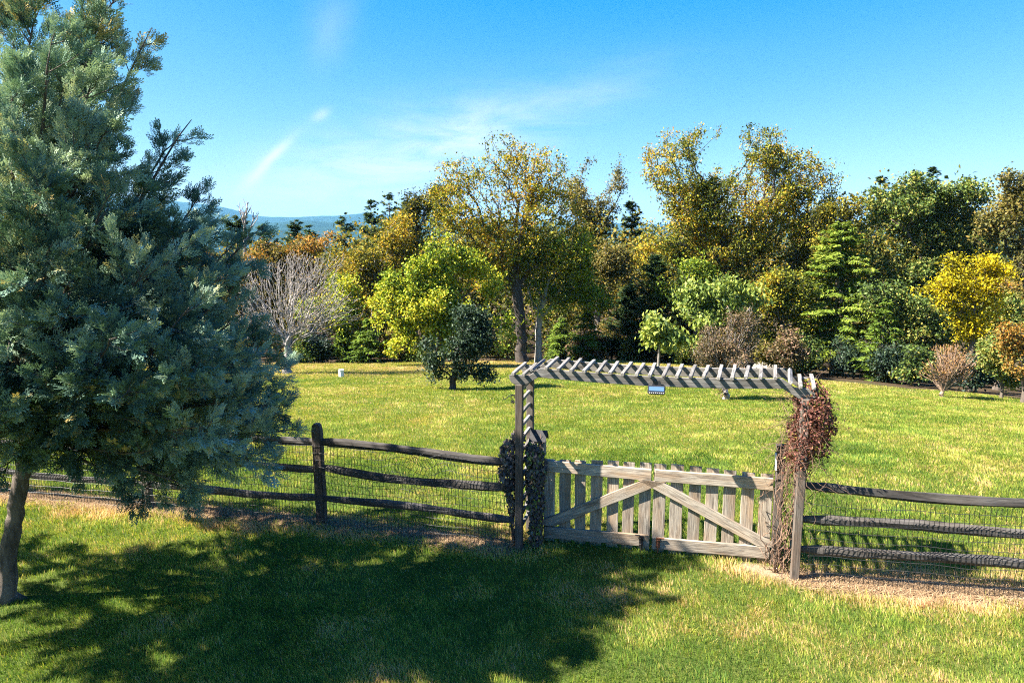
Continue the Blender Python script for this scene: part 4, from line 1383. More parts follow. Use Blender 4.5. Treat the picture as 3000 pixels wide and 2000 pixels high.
    for (y0, tx, ty, dd, rad) in lobes:
        # limb start on the trunk
        i = np.interp(-y0, -kk, np.arange(len(kk)))
        o = np.array([np.interp(i, np.arange(len(trunk)), trunk[:, c]) for c in range(3)])
        e = P(tx, ty, dd)
        L = np.linalg.norm(e - o)
        m = max(6, int(L / 0.16))
        fr = np.linspace(0, 1, m + 1)
        ax = (e - o) / L
        dn = np.array([0, 0, -1.0])
        sagv = dn * (0.14 * L if ty < 900 else 0.04 * L)
        q = o + (e - o) * fr[:, None] + sagv * (np.sin(math.pi * fr) * 0.8)[:, None]
        q[1:-1] += r.normal(0, 0.012, (m - 1, 3)).cumsum(0) * 0.5
        rb = 0.006 + 0.011 * L
        rr = rb * (1 - fr) ** 0.8 + 0.004
        E0.append(q[:-1]); E1.append(q[1:]); R0.append(rr[:-1]); R1.append(rr[1:])
        # side shoots fill a plume round the outer part of the limb
        ns = int(8 + 16 * rad * L)
        lobe_t = r.normal(0, 0.09)
        for _ in range(ns):
            s = 0.22 + 0.78 * r.random() ** 0.75
            ii = min(int(s * m), m - 1)
            p = q[ii] + (q[ii + 1] - q[ii]) * (s * m - ii)
            prof = rad * (0.62 + 0.8 * math.sin(math.pi * min(1, (s - 0.1) * 0.95)) ** 0.8) * (0.6 if s > 0.93 else 1)
            rd = r.normal(size=3); rd -= ax * (rd @ ax); rd /= np.linalg.norm(rd)
            ln = max(0.12, prof * r.uniform(0.6, 1.25)) * (1.3 if r.random() < 0.10 else 1)
            dv = rd * 0.85 + ax * 0.75 + np.array([0, 0, 0.32])
            dv /= np.linalg.norm(dv)
            e2 = p + dv * ln
            mid = p + dv * ln * 0.5 + np.array([0, 0, -0.06 * ln]) + r.normal(0, 0.01, 3)
            E0 += [p[None], mid[None]]; E1 += [mid[None], e2[None]]
            R0 += [np.array([0.0060]), np.array([0.0045])]; R1 += [np.array([0.0045]), np.array([0.002])]
            # each shoot is a dense plume of sprays that points forward
            k = 8 + int(ln / 0.0115)
            sf = 1 - 0.86 * r.random(k) ** 1.15; sf[0] = 1
            side = r.normal(size=(k, 3)); side -= dv * (side @ dv)[:, None]; side = norm(side)
            wid = (0.018 + 0.042 * np.sin(math.pi * np.clip(sf, 0.1, 1)) ** 0.7) * r.random(k)
            c = p + dv * ln * sf[:, None] + side * wid[:, None]
            a = dv[None] * 0.95 + side * (0.25 + 0.75 * r.random(k) * (1.15 - sf))[:, None] + r.normal(0, 0.18, (k, 3)) + np.array([0, 0, 0.18])
            SC_.append(c); SA.append(a); SU.append(r.normal(size=(k, 3)) + np.array([0, 0, 0.8])); SL.append(r.uniform(0.070, 0.135, k) * np.where(r.random(k) < 0.05, 1.5, 1))
            high = smooth(np.array((520 - ty) / 500.0))
            cone = (r.random(k) < (0.08 + 0.30 * high)) & (wave3(c, 2.6, 4) > 0.1)
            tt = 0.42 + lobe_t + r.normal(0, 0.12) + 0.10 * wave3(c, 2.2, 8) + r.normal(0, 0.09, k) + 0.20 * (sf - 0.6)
            ST.append(np.where(cone, r.uniform(0.82, 1.0, k), np.clip(tt, 0, 0.80)))
    V0, V1 = np.concatenate(E0), np.concatenate(E1)
    wood_parts.append(tubes(V0, V1, np.concatenate(R0), np.concatenate(R1), 4))
    V, F, _ = merge(wood_parts)
    obj('trunk', mesh_np('trunk', V - base, F, None, True), bark_mat('juniper_bark', (0.030, 0.022, 0.018), (0.150, 0.115, 0.090), 14), root)
    # sprays: a curved axis with alternating forked twiglets
    C = np.concatenate(SC_); A = norm(np.concatenate(SA)); U = np.concatenate(SU); L = np.concatenate(SL); T = np.concatenate(ST)
    Bv = norm(np.cross(U, A)); N = np.cross(A, Bv)
    tmpl = []           # segments (x0,y0,z0,x1,y1,z1,w) in units of the spray length
    def segm(a, b, w):
        tmpl.append((*a, *b, w))
    segm((0, 0, 0), (0.5, 0.01, 0.03), 0.05)
    segm((0.5, 0.01, 0.03), (1.0, 0.0, -0.02), 0.045)
    rt = np.random.default_rng(3)
    for i, x in enumerate(np.linspace(0.10, 0.90, 9)):
        sgn = 1 if i % 2 else -1
        l = 0.52 * (1 - x * 0.62) * rt.uniform(0.8, 1.2)
        dz = rt.normal(0, 0.22)
        e = (x + l * 0.72, sgn * l * 0.72, dz * l)
        segm((x, 0, 0), e, 0.068)
        for g in ((0.6,) if x > 0.25 else (0.4, 0.75)):
            c = (x + (e[0] - x) * g, e[1] * g, e[2] * g)
            l2 = l * 0.42
            segm(c, (c[0] + l2 * 0.95, c[1] - sgn * l2 * 0.15 + rt.normal(0, .03), c[2] + rt.normal(0, 0.35) * l2), 0.062)
    tm = np.array(tmpl)
    ns, nt = len(C), len(tm)
    def place(loc):     # (nt,3) -> (ns,nt,3)
        return C[:, None] + L[:, None, None] * (A[:, None] * loc[None, :, 0:1] + Bv[:, None] * loc[None, :, 1:2] + N[:, None] * loc[None, :, 2:3])
    d2 = tm[:, 3:5] - tm[:, 0:2]
    pn = np.stack([-d2[:, 1], d2[:, 0]], -1); pn /= np.linalg.norm(pn, axis=1)[:, None]
    pv = np.concatenate([pn, np.zeros((nt, 1))], 1) * (tm[:, 6:7] * 0.62)
    midp = (tm[:, 0:3] * 0.45 + tm[:, 3:6] * 0.55)
    a_ = place(tm[:, 0:3]); b_ = place(midp + pv + np.array([0, 0, .012])); c_ = place(tm[:, 3:6]); d_ = place(midp - pv + np.array([0, 0, .012]))
    V = np.stack([a_, b_, c_, d_], 2).reshape(-1, 3) - base
    F = np.arange(ns * nt)[:, None] * 4 + np.array([[0, 1, 2, 3]])
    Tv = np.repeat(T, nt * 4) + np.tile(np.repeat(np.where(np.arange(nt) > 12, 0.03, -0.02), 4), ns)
    print('juniper sprays', ns, 'quads', ns * nt)
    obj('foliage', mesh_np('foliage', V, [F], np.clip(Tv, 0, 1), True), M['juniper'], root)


# ------------------------------------------------------------------ vines on the arbor
def build_vines():
    r = np.random.default_rng(77)
    U3 = np.array([*UV_, 0.0]); N3 = np.array([*NV_, 0.0])
    # right: red leaves over a tangle of bare stems
    root = thing('climbing_vine', arb(3.22, 0.25, 0), 'red brown climbing vine in a heavy mound on the right end of the arbor', 'vine')
    parts = []
    def stem(p0, p1, rad, n=14, w=0.05):
        f = np.linspace(0, 1, n)[:, None]
        q = p0 + (p1 - p0) * f
        j = r.normal(0, w / 3, (n, 3)).cumsum(0); j -= j[-1] * f; j[0] = 0
        parts.append(tube_path(q + j, rad * (1 - 0.55 * f[:, 0]), 4))
        return q + j
    for k in range(34):
        s0 = r.normal(3.17, 0.045); o0 = r.uniform(0.12, 0.40)
        zt = r.uniform(1.0, 2.25)
        stem(arb(s0, o0, 0.0), arb(r.normal(3.24, 0.08), r.uniform(0.02, 0.5), zt), r.uniform(0.0025, 0.008), 22, 0.13)
    for k in range(330):       # twigs hanging out of the mound
        c = arb(r.normal(3.28, 0.11), r.normal(0.22, 0.20), r.uniform(1.25, 2.2))
        d = r.normal(size=3) * np.array([0.26, 0.26, 0.20]) + np.array([0.02, 0, -0.12])
        stem(c, c + d, 0.0022, 8, 0.06)
    for k in range(26):        # long trailing shoots on the right
        c = arb(r.uniform(3.35, 3.55), r.uniform(0.0, 0.5), r.uniform(1.45, 2.15))
        stem(c, c + U3 * r.uniform(0.0, 0.25) + np.array([0, 0, -r.uniform(0.1, 0.5)]), 0.002, 10, 0.12)
    V, F, _ = merge(parts)
    obj('stems', mesh_np('stems', V - np.array(root.location), F, None, True), M['vinestem'], root)
    cs = []
    for (s, off, z, rs, ro, rz, n) in ((3.36, 0.14, 2.06, 0.19, 0.36, 0.18, 1150), (3.44, 0.14, 1.84, 0.19, 0.34, 0.22, 1200), (3.31, 0.08, 1.76, 0.20, 0.30, 0.26, 1200), (3.25, 0.10, 1.52, 0.16, 0.26, 0.20, 560), (3.46, 0.15, 1.58, 0.15, 0.24, 0.16, 380), (3.27, 0.1, 1.36, 0.14, 0.22, 0.16, 190), (3.38, 0.2, 2.22, 0.17, 0.34, 0.10, 380)):
        d = r.normal(size=(n, 3)); d /= np.linalg.norm(d, axis=1)[:, None]
        rr = r.uniform(0.45, 1.08, n) ** 0.7
        q = d * rr[:, None]
        base_ = arb(s, off, z)
        cs.append(base_ + U3 * (q[:, 0:1] * rs) + N3 * (q[:, 1:2] * ro) + np.array([0, 0, 1.0]) * (q[:, 2:3] * rz))
    ex = []
    for k in range(120):
        c = arb(r.uniform(3.15, 3.62), r.uniform(-0.1, 0.5), r.uniform(1.35, 2.15))
        ex.append(c + r.normal(0, 0.05, (2, 3)))
    for k in range(60):
        ex.append(arb(r.normal(3.17, 0.05), r.uniform(0.1, 0.4), r.uniform(0.2, 1.4))[None])
    C = np.concatenate(cs + ex)
    n = len(C)
    A = r.normal(size=(n, 3)); A[:, 2] -= 0.9
    N_ = r.normal(size=(n, 3)) + (C - arb(3.32, 0.25, 1.75)) * 3
    Ls = r.uniform(0.024, 0.048, n)
    V, F = leaf_quads(C, A, N_, Ls, Ls * 0.62, 0.22)
    T = np.clip(r.normal(0.46, 0.20, n), 0, 0.9)
    T = np.where((C[:, 2] > 2.2) & (r.random(n) < 0.30), 1.0, T)
    T = np.where(r.random(n) < 0.02, 0.98, T)
    obj('leaves', mesh_np('leaves', V - np.array(root.location), [F], np.repeat(T, 4), True), M['vinered'], root)
    # left: dusky leaves round the front post and the gate post
    root = thing('climbing_vine', arb(0.05, 0.2, 0), 'dusky purple green climbing vine wrapped around the left arbor post', 'vine')
    parts = []
    for k in range(46):
        s0 = r.choice([r.uniform(-0.12, -0.02), r.uniform(0.10, 0.26)])
        z1 = r.uniform(0.7, 1.5)
        stem(arb(s0, r.uniform(0.06, 0.30), 0.0), arb(s0 + r.normal(0, 0.05), r.uniform(0.06, 0.34), z1), r.uniform(0.003, 0.008), 14, 0.05)
    V, F, _ = merge(parts)
    obj('stems', mesh_np('stems', V - np.array(root.location), F, None, True), M['vinestem'], root)
    cs = []
    for (s, off, z, rs, ro, rz, n) in ((-0.13, 0.10, 1.18, 0.14, 0.20, 0.24, 620), (-0.17, 0.14, 0.95, 0.13, 0.2, 0.25, 520), (-0.05, 0.14, 1.42, 0.09, 0.12, 0.12, 170), (-0.10, 0.12, 0.66, 0.09, 0.16, 0.25, 330), (-0.07, 0.1, 0.35, 0.06, 0.12, 0.28, 170),
                                  (0.145, 0.14, 1.22, 0.10, 0.16, 0.17, 420), (0.17, 0.14, 0.92, 0.12, 0.17, 0.26, 560), (0.19, 0.14, 0.58, 0.11, 0.16, 0.28, 480), (0.18, 0.14, 0.22, 0.09, 0.13, 0.22, 260), (0.24, 0.2, 1.02, 0.07, 0.12, 0.25, 160)):
        d = r.normal(size=(n, 3)); d /= np.linalg.norm(d, axis=1)[:, None]
        q = d * (r.uniform(0.5, 1.06, n) ** 0.7)[:, None]
        cs.append(arb(s, off, z) + U3 * (q[:, 0:1] * rs) + N3 * (q[:, 1:2] * ro) + np.array([0, 0, 1.0]) * (q[:, 2:3] * rz))
    C = np.concatenate(cs)
    # the front post stands clear of the leaves
    sv = (C[:, :2] - AL) @ UV_; ov = (C[:, :2] - AL) @ NV_
    C = C[~((np.abs(sv) < 0.06) & (ov < 0.055) & (C[:, 2] < 1.9))]
    sv = (C[:, :2] - AL) @ UV_
    C = C[C[:, 2] > 0.02]; n = len(C)
    sv = (C[:, :2] - AL) @ UV_
    A = r.normal(size=(n, 3)) * 0.6; A[:, 2] -= 1.0
    N_ = r.normal(size=(n, 3)) * 0.7 - N3 * 0.7 + np.array([0, 0, 0.5])
    Ls = r.uniform(0.040, 0.075, n)
    V, F = leaf_quads(C, A, N_, Ls, Ls * 0.62, 0.18)
    grn = np.where(sv > 0.1, 0.20, 0.02)
    T = np.where(r.random(n) < grn, r.uniform(0.82, 1, n), np.clip(r.normal(0.40, 0.22, n), 0, 0.78))
    obj('leaves', mesh_np('leaves', V - np.array(root.location), [F], np.repeat(T, 4), True), M['vinedark'], root)


# ------------------------------------------------------------------ trees of the lawn and the wood's edge
def build_lawn_trees():
    # bare pale cherry-like tree
    b = ground_at(843, 1094); D = b[1]
    r = np.random.default_rng(31)
    deciduous('bare_tree', 'leafless pale grey spreading tree on the far lawn right of the juniper', 'tree', b, D,
              [(640, 650, 130, 95), (720, 660, 100, 100), (590, 700, 90, 70), (740, 740, 80, 55), (660, 740, 140, 50), (560, 740, 60, 45), (760, 690, 50, 50)], 3000, 900, 0.10, M['rust'], M['twig'], 0.19, 31,
              trunk=[(660, 820), (659, 795), (662, 770), (664, 720), (668, 660)], clump=None, shell=0.25, bf=0.75, r_tip=0.0075, ex=0.50, cl=0.1, wig=0.16)
    # small dark glossy round tree
    b = ground_at(1326, 1141); D = b[1]
    deciduous('small_tree', 'small dark green glossy leaved tree standing alone on the lawn', 'tree', b, D,
              [(1055, 775, 60, 58), (1085, 800, 55, 62), (1015, 800, 42, 50), (1090, 735, 34, 40), (1040, 850, 30, 26), (1005, 850, 26, 34), (1105, 850, 30, 26), (1050, 725, 30, 30)], 560, 9500, 0.125, M['holly'], M['bark_dark'], 0.12, 32,
              trunk=[(1040, 872), (1046, 840), (1052, 780)], clump=(2.2, -0.45), shell=0.3, cl=0.19, aspect=0.6, tint0=0.5, upbias=0.3)
    # brown upright bush
    b = ground_at(2124, 1170); D = b[1]
    deciduous('bush', 'brown and grey green upright bush showing behind the arbor top', 'bush', b, D,
              [(1680, 790, 78, 66), (1728, 765, 44, 52), (1640, 800, 46, 52), (1700, 735, 40, 32), (1668, 850, 60, 30), (1668, 888, 26, 20)], 900, 9000, 0.075, M['myrtle'], M['twig'], 0.085, 33,
              trunk=[(1666, 895), (1670, 865), (1676, 830)], clump=None, shell=0.3, cl=0.13, bf=0.9, r_tip=0.006, ex=0.42, upbias=0.2)
    # peach shrub at the right
    b = ground_at(2762, 1163); D = b[1]
    deciduous('shrub', 'sparse peach leaved shrub with pale fanned stems at the right of the lawn', 'shrub', b, D,
              [(2180, 840, 52, 36), (2150, 850, 34, 30), (2215, 845, 34, 32), (2190, 810, 36, 24)], 320, 1500, 0.085, M['peach'], M['twig_tan'], 0.075, 34,
              trunk=[(2165, 900), (2168, 885), (2172, 868)], clump=None, shell=0.45, cl=0.12, bf=1.2, r_tip=0.010, ex=0.36)
    # light green spruce
    b, h = by_top(1910, 33.0, 515)
    b = ground_at(2436, 1099); h = float(px2((1895, 515), b[1])[2] - b[2])
    conifer('spruce_tree', 'broad light green spruce at the edge of the lawn with dark shade beneath', 'tree', b, h, 3.3, M['hemlock'], M['bark_grey'], 35, nwh=250, start=0.13, droop=0.18, shape=0.55, dens=2.0, nl=0.28, tint0=0.62, R0=0.16)


def build_wood_edge():
    dark = M['bark_dark']; bk = M['bark']
    # two walnuts that rise above the wood
    b = ground_at(1531, 1062); D = b[1]
    deciduous('walnut_tree', 'tall thinly leaved golden walnut with dark forking limbs left of centre', 'tree', b, D,
              [(1085, 470, 95, 90), (1230, 400, 95, 90), (1160, 350, 60, 45), (1270, 520, 95, 95), (1150, 560, 110, 70), (1050, 400, 45, 42), (1255, 322, 38, 26), (1290, 610, 70, 80), (1020, 560, 60, 70), (1185, 480, 70, 70), (1040, 480, 60, 70), (1110, 620, 90, 60)], 1500, 17500, 0.19, M['walnut'], M['bark_dark'], 0.31, 41,
              trunk=[(1196, 760), (1186, 660), (1180, 590), (1195, 545), (1214, 480), (1240, 400)], clump=(1.5, -0.5), shell=0.15, cl=0.24, aspect=0.5, tint0=0.55, tvar=0.3, tclump=0.35, bf=0.45, r_tip=0.016, ex=0.50, sub=False)
    b = ground_under(1237 * 1.27551, 41.0); D = 41.0
    deciduous('slender_tree', 'pale slender trunked tree forking beside the tall walnut', 'tree', b, D,
              [(1275, 640, 62, 80), (1330, 600, 50, 70), (1220, 620, 70, 60), (1300, 700, 75, 50), (1200, 700, 60, 50), (1330, 680, 70, 60)], 800, 13000, 0.19, M['lime'], M['bark_pale'], 0.20, 42,
              trunk=[(1236, 760), (1240, 715), (1262, 640)], clump=(1.2, -0.1), cl=0.3, tint0=0.5, tvar=0.3, tclump=0.3, bf=0.5)
    b = ground_under(1690 * 1.27551, 46.0)
    deciduous('walnut_tree', 'tallest broad golden topped walnut right of centre', 'tree', b, 46.0,
              [(1560, 395, 78, 85), (1640, 330, 72, 55), (1730, 345, 80, 60), (1810, 400, 75, 70), (1690, 450, 120, 90), (1550, 530, 90, 70), (1860, 470, 68, 70), (1910, 430, 32, 50), (1800, 540, 100, 80), (1660, 570, 110, 60), (1520, 600, 70, 55), (1560, 640, 90, 60), (1870, 590, 60, 60), (1740, 640, 100, 50), (1600, 470, 80, 70), (1740, 420, 80, 70)], 2600, 44000, 0.21, M['walnut'], M['bark_dark'], 0.46, 43,
              trunk=[(1685, 780), (1680, 700), (1672, 620), (1660, 540), (1650, 470)], clump=(1.4, -0.5), shell=0.25, cl=0.28, aspect=0.48, tint0=0.55, tvar=0.3, tclump=0.42, bf=0.45, r_tip=0.016, ex=0.50, sub=False)
    b = ground_under(1365 * 1.27551, 54.0)
    deciduous('poplar_tree', 'slim olive brown tree top rising between the two walnuts', 'tree', b, 54.0,
              [(1355, 385, 42, 42), (1385, 430, 45, 50), (1330, 450, 45, 55), (1375, 510, 55, 60), (1410, 390, 20, 36), (1340, 560, 60, 50)], 480, 8500, 0.21, M['olive'], M['bark_grey'], 0.22, 44, clump=(1.2, -0.25), cl=0.32, tint0=0.55, bf=0.45)
    # broad bright yellow-green tree in front
    b = ground_under(1010 * 1.27551, 37.0)
    deciduous('redbud_tree', 'broad bright yellow green tree behind the small dark tree', 'tree', b, 37.0,
              [(950, 700, 78, 95), (1040, 640, 95, 80), (1110, 690, 70, 95), (1000, 600, 60, 45), (920, 765, 46, 55), (1010, 750, 90, 70), (1140, 750, 50, 60), (1010, 555, 30, 26), (1075, 590, 40, 40), (905, 700, 32, 50), (985, 660, 60, 90)], 1200, 19000, 0.19, M['lime'], M['bark'], 0.20, 45, clump=(1.6, -0.25), cl=0.24, aspect=0.75, tint0=0.55, tvar=0.32, tclump=0.3, droop_leaf=0.7, upbias=0.1)
    # cedar mass between
    for px, D, yt, half, lab, sd in ((1500, 42.0, 590, 2.3, 'dense dark cedar between the two walnuts', 51), (1570, 44.0, 620, 2.0, 'dark cedar half hidden behind the pale leaved tree', 52), (1440, 43.5, 660, 1.9, 'short dark cedar left of the dense cedar', 53)):
        b, h = by_top(px, D, yt)
        conifer('cedar_tree', lab, 'tree', b, h, half, M['cedar'], bk, sd, nwh=190, start=0.03, droop=0.05, shape=0.6, dens=1.35, nl=0.30, tint0=0.5, upsweep=0.35)
    b = ground_under(1512 * 1.27551, 36.0)
    deciduous('understory_tree', 'low pale broad leaved tree with drooping leaves in front of the dark cedar', 'tree', b, 36.0,
              [(1525, 765, 48, 34), (1500, 740, 34, 28), (1560, 775, 40, 22)], 170, 1500, 0.34, M['pale'], M['bark_grey'], 0.07, 54, clump=None, cl=0.26, aspect=0.5, tint0=0.6, droop_leaf=0.8, upbias=0.8)
    b = ground_under(1640 * 1.27551, 37.5)
    deciduous('understory_tree', 'wide pale broad leaved tree above the brown bush', 'tree', b, 37.5,
              [(1600, 690, 62, 40), (1680, 670, 60, 36), (1640, 720, 80, 34), (1730, 690, 36, 36)], 330, 3600, 0.32, M['pale'], M['bark_grey'], 0.10, 55, clump=(1.2, -0.5), cl=0.28, aspect=0.5, tint0=0.5, droop_leaf=0.8, upbias=0.8)
    # right hand side
    b = ground_under(2110 * 1.27551, 47.0)
    deciduous('maple_tree', 'large round topped green maple on the right', 'tree', b, 47.0,
              [(2110, 470, 120, 72), (2030, 530, 85, 85), (2190, 510, 95, 85), (2105, 560, 130, 95), (2235, 440, 32, 38), (2050, 640, 100, 90), (2170, 640, 120, 90), (2250, 560, 60, 80), (1990, 480, 45, 50)], 1800, 36000, 0.24, M['green'], bk, 0.40, 61, clump=(1.0, -0.55), shell=0.55, cl=0.34, aspect=0.65, tint0=0.55, tvar=0.3, tclump=0.3, bf=0.45)
    b = ground_under(2225 * 1.27551, 33.0)
    deciduous('yellow_tree', 'bright yellow leaved tree glowing at the right edge of the wood', 'tree', b, 33.0,
              [(2225, 615, 55, 42), (2260, 670, 58, 60), (2190, 690, 50, 55), (2235, 750, 55, 55), (2150, 665, 40, 30), (2280, 630, 30, 30)], 460, 7500, 0.20, M['yellow'], bk, 0.13, 62, clump=(1.4, -0.35), cl=0.24, aspect=0.42, tint0=0.5, tvar=0.3, tclump=0.3, droop_leaf=0.4, upbias=1.0)
    b = ground_under(2335 * 1.27551, 40.0)
    deciduous('tall_tree', 'tall olive and russet tree cut by the right edge of the photo', 'tree', b, 40.0,
              [(2335, 420, 45, 50), (2310, 500, 50, 70), (2370, 480, 60, 90), (2330, 600, 60, 90), (2400, 560, 60, 90), (2320, 690, 50, 60)], 850, 15000, 0.21, M['olive'], bk, 0.30, 63, clump=(1.1, -0.4), cl=0.3, tint0=0.55, tvar=0.3, tclump=0.35)
    b = ground_under(2350 * 1.27551, 26.5)
    deciduous('young_tree', 'red and orange leaved young tree low at the right edge', 'tree', b, 26.5,
              [(2345, 690, 34, 60), (2330, 770, 34, 45), (2365, 800, 45, 60), (2335, 850, 26, 26)], 330, 3800, 0.13, M['rust'], bk, 0.08, 64, clump=(1.8, -0.4), cl=0.2, tint0=0.72, tvar=0.4)
    b = ground_under(2300 * 1.27551, 28.0)
    deciduous('shrub', 'leafy mid green shrub between the peach shrub and the right edge', 'shrub', b, 28.0,
              [(2300, 830, 44, 40), (2275, 800, 30, 34), (2330, 870, 36, 24)], 240, 3400, 0.15, M['green'], bk, 0.06, 65, clump=None, cl=0.2, tint0=0.75)
    # pines behind, over the yellow trees and right of the large walnut
    pines = [(862, 58, 462, 2.4, 'dark pine top left of the golden wood, westernmost of the skyline trio'), (902, 60, 448, 2.9, 'broad dark pine top standing highest on the left skyline'), (942, 57, 456, 2.5, 'dark pine top on the left skyline next to the golden walnut'),
             (690, 52, 506, 2.0, 'small dark pine below the blue mountains'), (722, 54, 520, 1.8, 'short dark pine under the mountain gap'), (800, 56, 498, 2.2, 'mid height dark pine right of the mountain gap'),
             (1990, 58, 408, 2.6, 'dark pine top just right of the large golden walnut'), (2062, 60, 398, 2.7, 'dark pine top over the green maple'), (2105, 64, 384, 2.4, 'pale distant pine top above the green maple'), (1445, 55, 452, 2.0, 'dark pine beneath the gap between the walnuts'), (560, 47, 492, 2.4, 'dark cedar like tree beside the dead snag'), (620, 49, 520, 2.2, 'bushy dark evergreen right of the dead snag')]
    for i, (px, D, yt, half, lab) in enumerate(pines):
        b, h = by_top(px, float(D), yt)
        conifer('pine_tree', lab, 'tree', b, h, half, M['pine'], bk, 200 + i, nwh=120, start=0.3, droop=-0.02, shape=0.55, dens=1.15, nl=0.42, tint0=0.5, upsweep=0.15, gap=0.25)
    # dead snag above them
    b = ground_under(563 * 1.27551, 46.0)
    deciduous('dead_tree', 'leafless dead snag poking above the wood under the mountains', 'tree', b, 46.0,
              [(560, 470, 26, 26), (575, 490, 24, 24)], 40, 0, 0.1, None, M['twig'], 0.09, 71, trunk=[(563, 700), (562, 580), (561, 530), (560, 500)], clump=None, bf=0.9, r_tip=0.013, ex=0.42, shell=0.8)
    # golden and rusty trees on the left
    left = [
        ('golden_tree', 'golden brown tree with pale leaning limbs right of the bare tree', 860, 45.0, [(850, 560, 85, 65), (920, 590, 70, 70), (800, 600, 70, 60), (870, 660, 90, 70), (900, 520, 60, 40)], 800, 11500, M['gold'], M['bark_grey'], 0.24, 81, 0.42),
        ('golden_tree', 'thin rusty gold tree directly behind the bare tree', 720, 46.0, [(700, 590, 75, 50), (770, 560, 60, 45), (740, 640, 90, 60), (640, 600, 50, 45)], 620, 8500, M['rust'], M['bark_grey'], 0.22, 82, 0.5),
        ('golden_tree', 'orange gold tree between the bare tree and the juniper', 590, 44.0, [(590, 610, 70, 45), (560, 660, 70, 60), (620, 670, 60, 60)], 500, 6500, M['rust'], M['bark_grey'], 0.2, 83, 0.45),
        ('golden_tree', 'amber tree below the skyline pines', 955, 50.0, [(960, 500, 60, 45), (1000, 480, 50, 50), (940, 560, 60, 50)], 520, 8000, M['gold'], M['bark_grey'], 0.2, 84, 0.35),
        ('golden_tree', 'yellow green tree filling the wood behind the bare tree crown, left of the bright redbud', 800, 41.0, [(790, 690, 70, 60), (840, 740, 60, 50), (740, 720, 60, 50)], 420, 5500, M['lime'], M['bark_grey'], 0.14, 85, 0.35),
        ('golden_tree', 'russet tree hidden behind the juniper lower branches', 430, 42.0, [(430, 640, 90, 60), (360, 680, 80, 60), (480, 690, 70, 60)], 500, 7000, M['rust'], M['bark_grey'], 0.2, 86, 0.4),
        ('golden_tree', 'yellow green tree seen through gaps at the far left of the juniper', 200, 42.0, [(200, 640, 110, 70), (90, 680, 100, 70), (280, 700, 90, 60)], 560, 8000, M['walnut'], M['bark_grey'], 0.22, 87, 0.4),
        ('green_tree', 'mid green tree filling the gap below the slender tree fork', 1370, 46.0, [(1370, 640, 75, 70), (1420, 600, 50, 60), (1330, 720, 60, 60)], 560, 9000, M['olive'], M['bark_grey'], 0.2, 88, 0.55),
        ('golden_tree', 'russet thin tree between the large walnut and the spruce top', 1930, 43.0, [(1930, 500, 50, 55), (1900, 570, 60, 60), (1960, 600, 45, 60)], 420, 6000, M['gold'], M['bark_dark'], 0.18, 89, 0.3),
        ('green_tree', 'dark green tree filling the shade right of the spruce', 2080, 38.0, [(2070, 720, 80, 60), (2020, 680, 60, 60), (2140, 760, 70, 50)], 600, 10000, M['green'], bk, 0.2, 90, 0.45),
        ('green_tree', 'green tree under the yellow crown at the right', 2290, 36.0, [(2290, 720, 60, 70), (2240, 780, 60, 50), (2340, 780, 50, 60)], 480, 8000, M['green'], bk, 0.18, 91, 0.6),
        ('green_tree', 'bright green tree low between the cedars and the walnut trunk', 1590, 41.0, [(1600, 620, 70, 40), (1540, 660, 60, 50), (1680, 730, 70, 50)], 460, 7000, M['lime'], bk, 0.16, 92, 0.25),
        ('green_tree', 'yellow green tree low right of the large walnut trunk', 1790, 40.0, [(1790, 650, 60, 50), (1760, 720, 60, 60), (1830, 700, 50, 60)], 460, 7500, M['walnut'], bk, 0.16, 93, 0.4),
    ]
    for nm, lab, px, D, bl, nt, nlf, mt, bkk, R, sd, t0 in left:
        b = ground_under(px * 1.27551, D)
        deciduous(nm, lab, 'tree', b, D, bl, nt, nlf, 0.21, mt, bkk, R, sd, clump=(1.2, -0.2), cl=0.32, tint0=t0, tvar=0.32, tclump=0.35, bf=0.5)
    # young hemlocks along the lawn's edge
    for i, (px, D, yt, half, lab) in enumerate([(848, 39.5, 735, 1.5, 'young grey green hemlock at the lawn edge right of the bare tree'), (792, 40.5, 752, 1.2, 'small hemlock in the dark gap beside the bare tree trunk'), (1345, 42.5, 715, 1.7, 'young green hemlock right of the slender pale trunk'), (1290, 44.0, 730, 1.4, 'small hemlock directly right of the two walnut trunks'), (2020, 36.0, 690, 1.8, 'grey green hemlock in the shade right of the spruce')]):
        b, h = by_top(px, D, yt)
        conifer('hemlock_tree', lab, 'tree', b, h, half, M['hemlock'], M['bark_grey'], 300 + i, nwh=90, start=0.05, droop=0.2, shape=0.7, dens=1.3, nl=0.26, tint0=0.35)
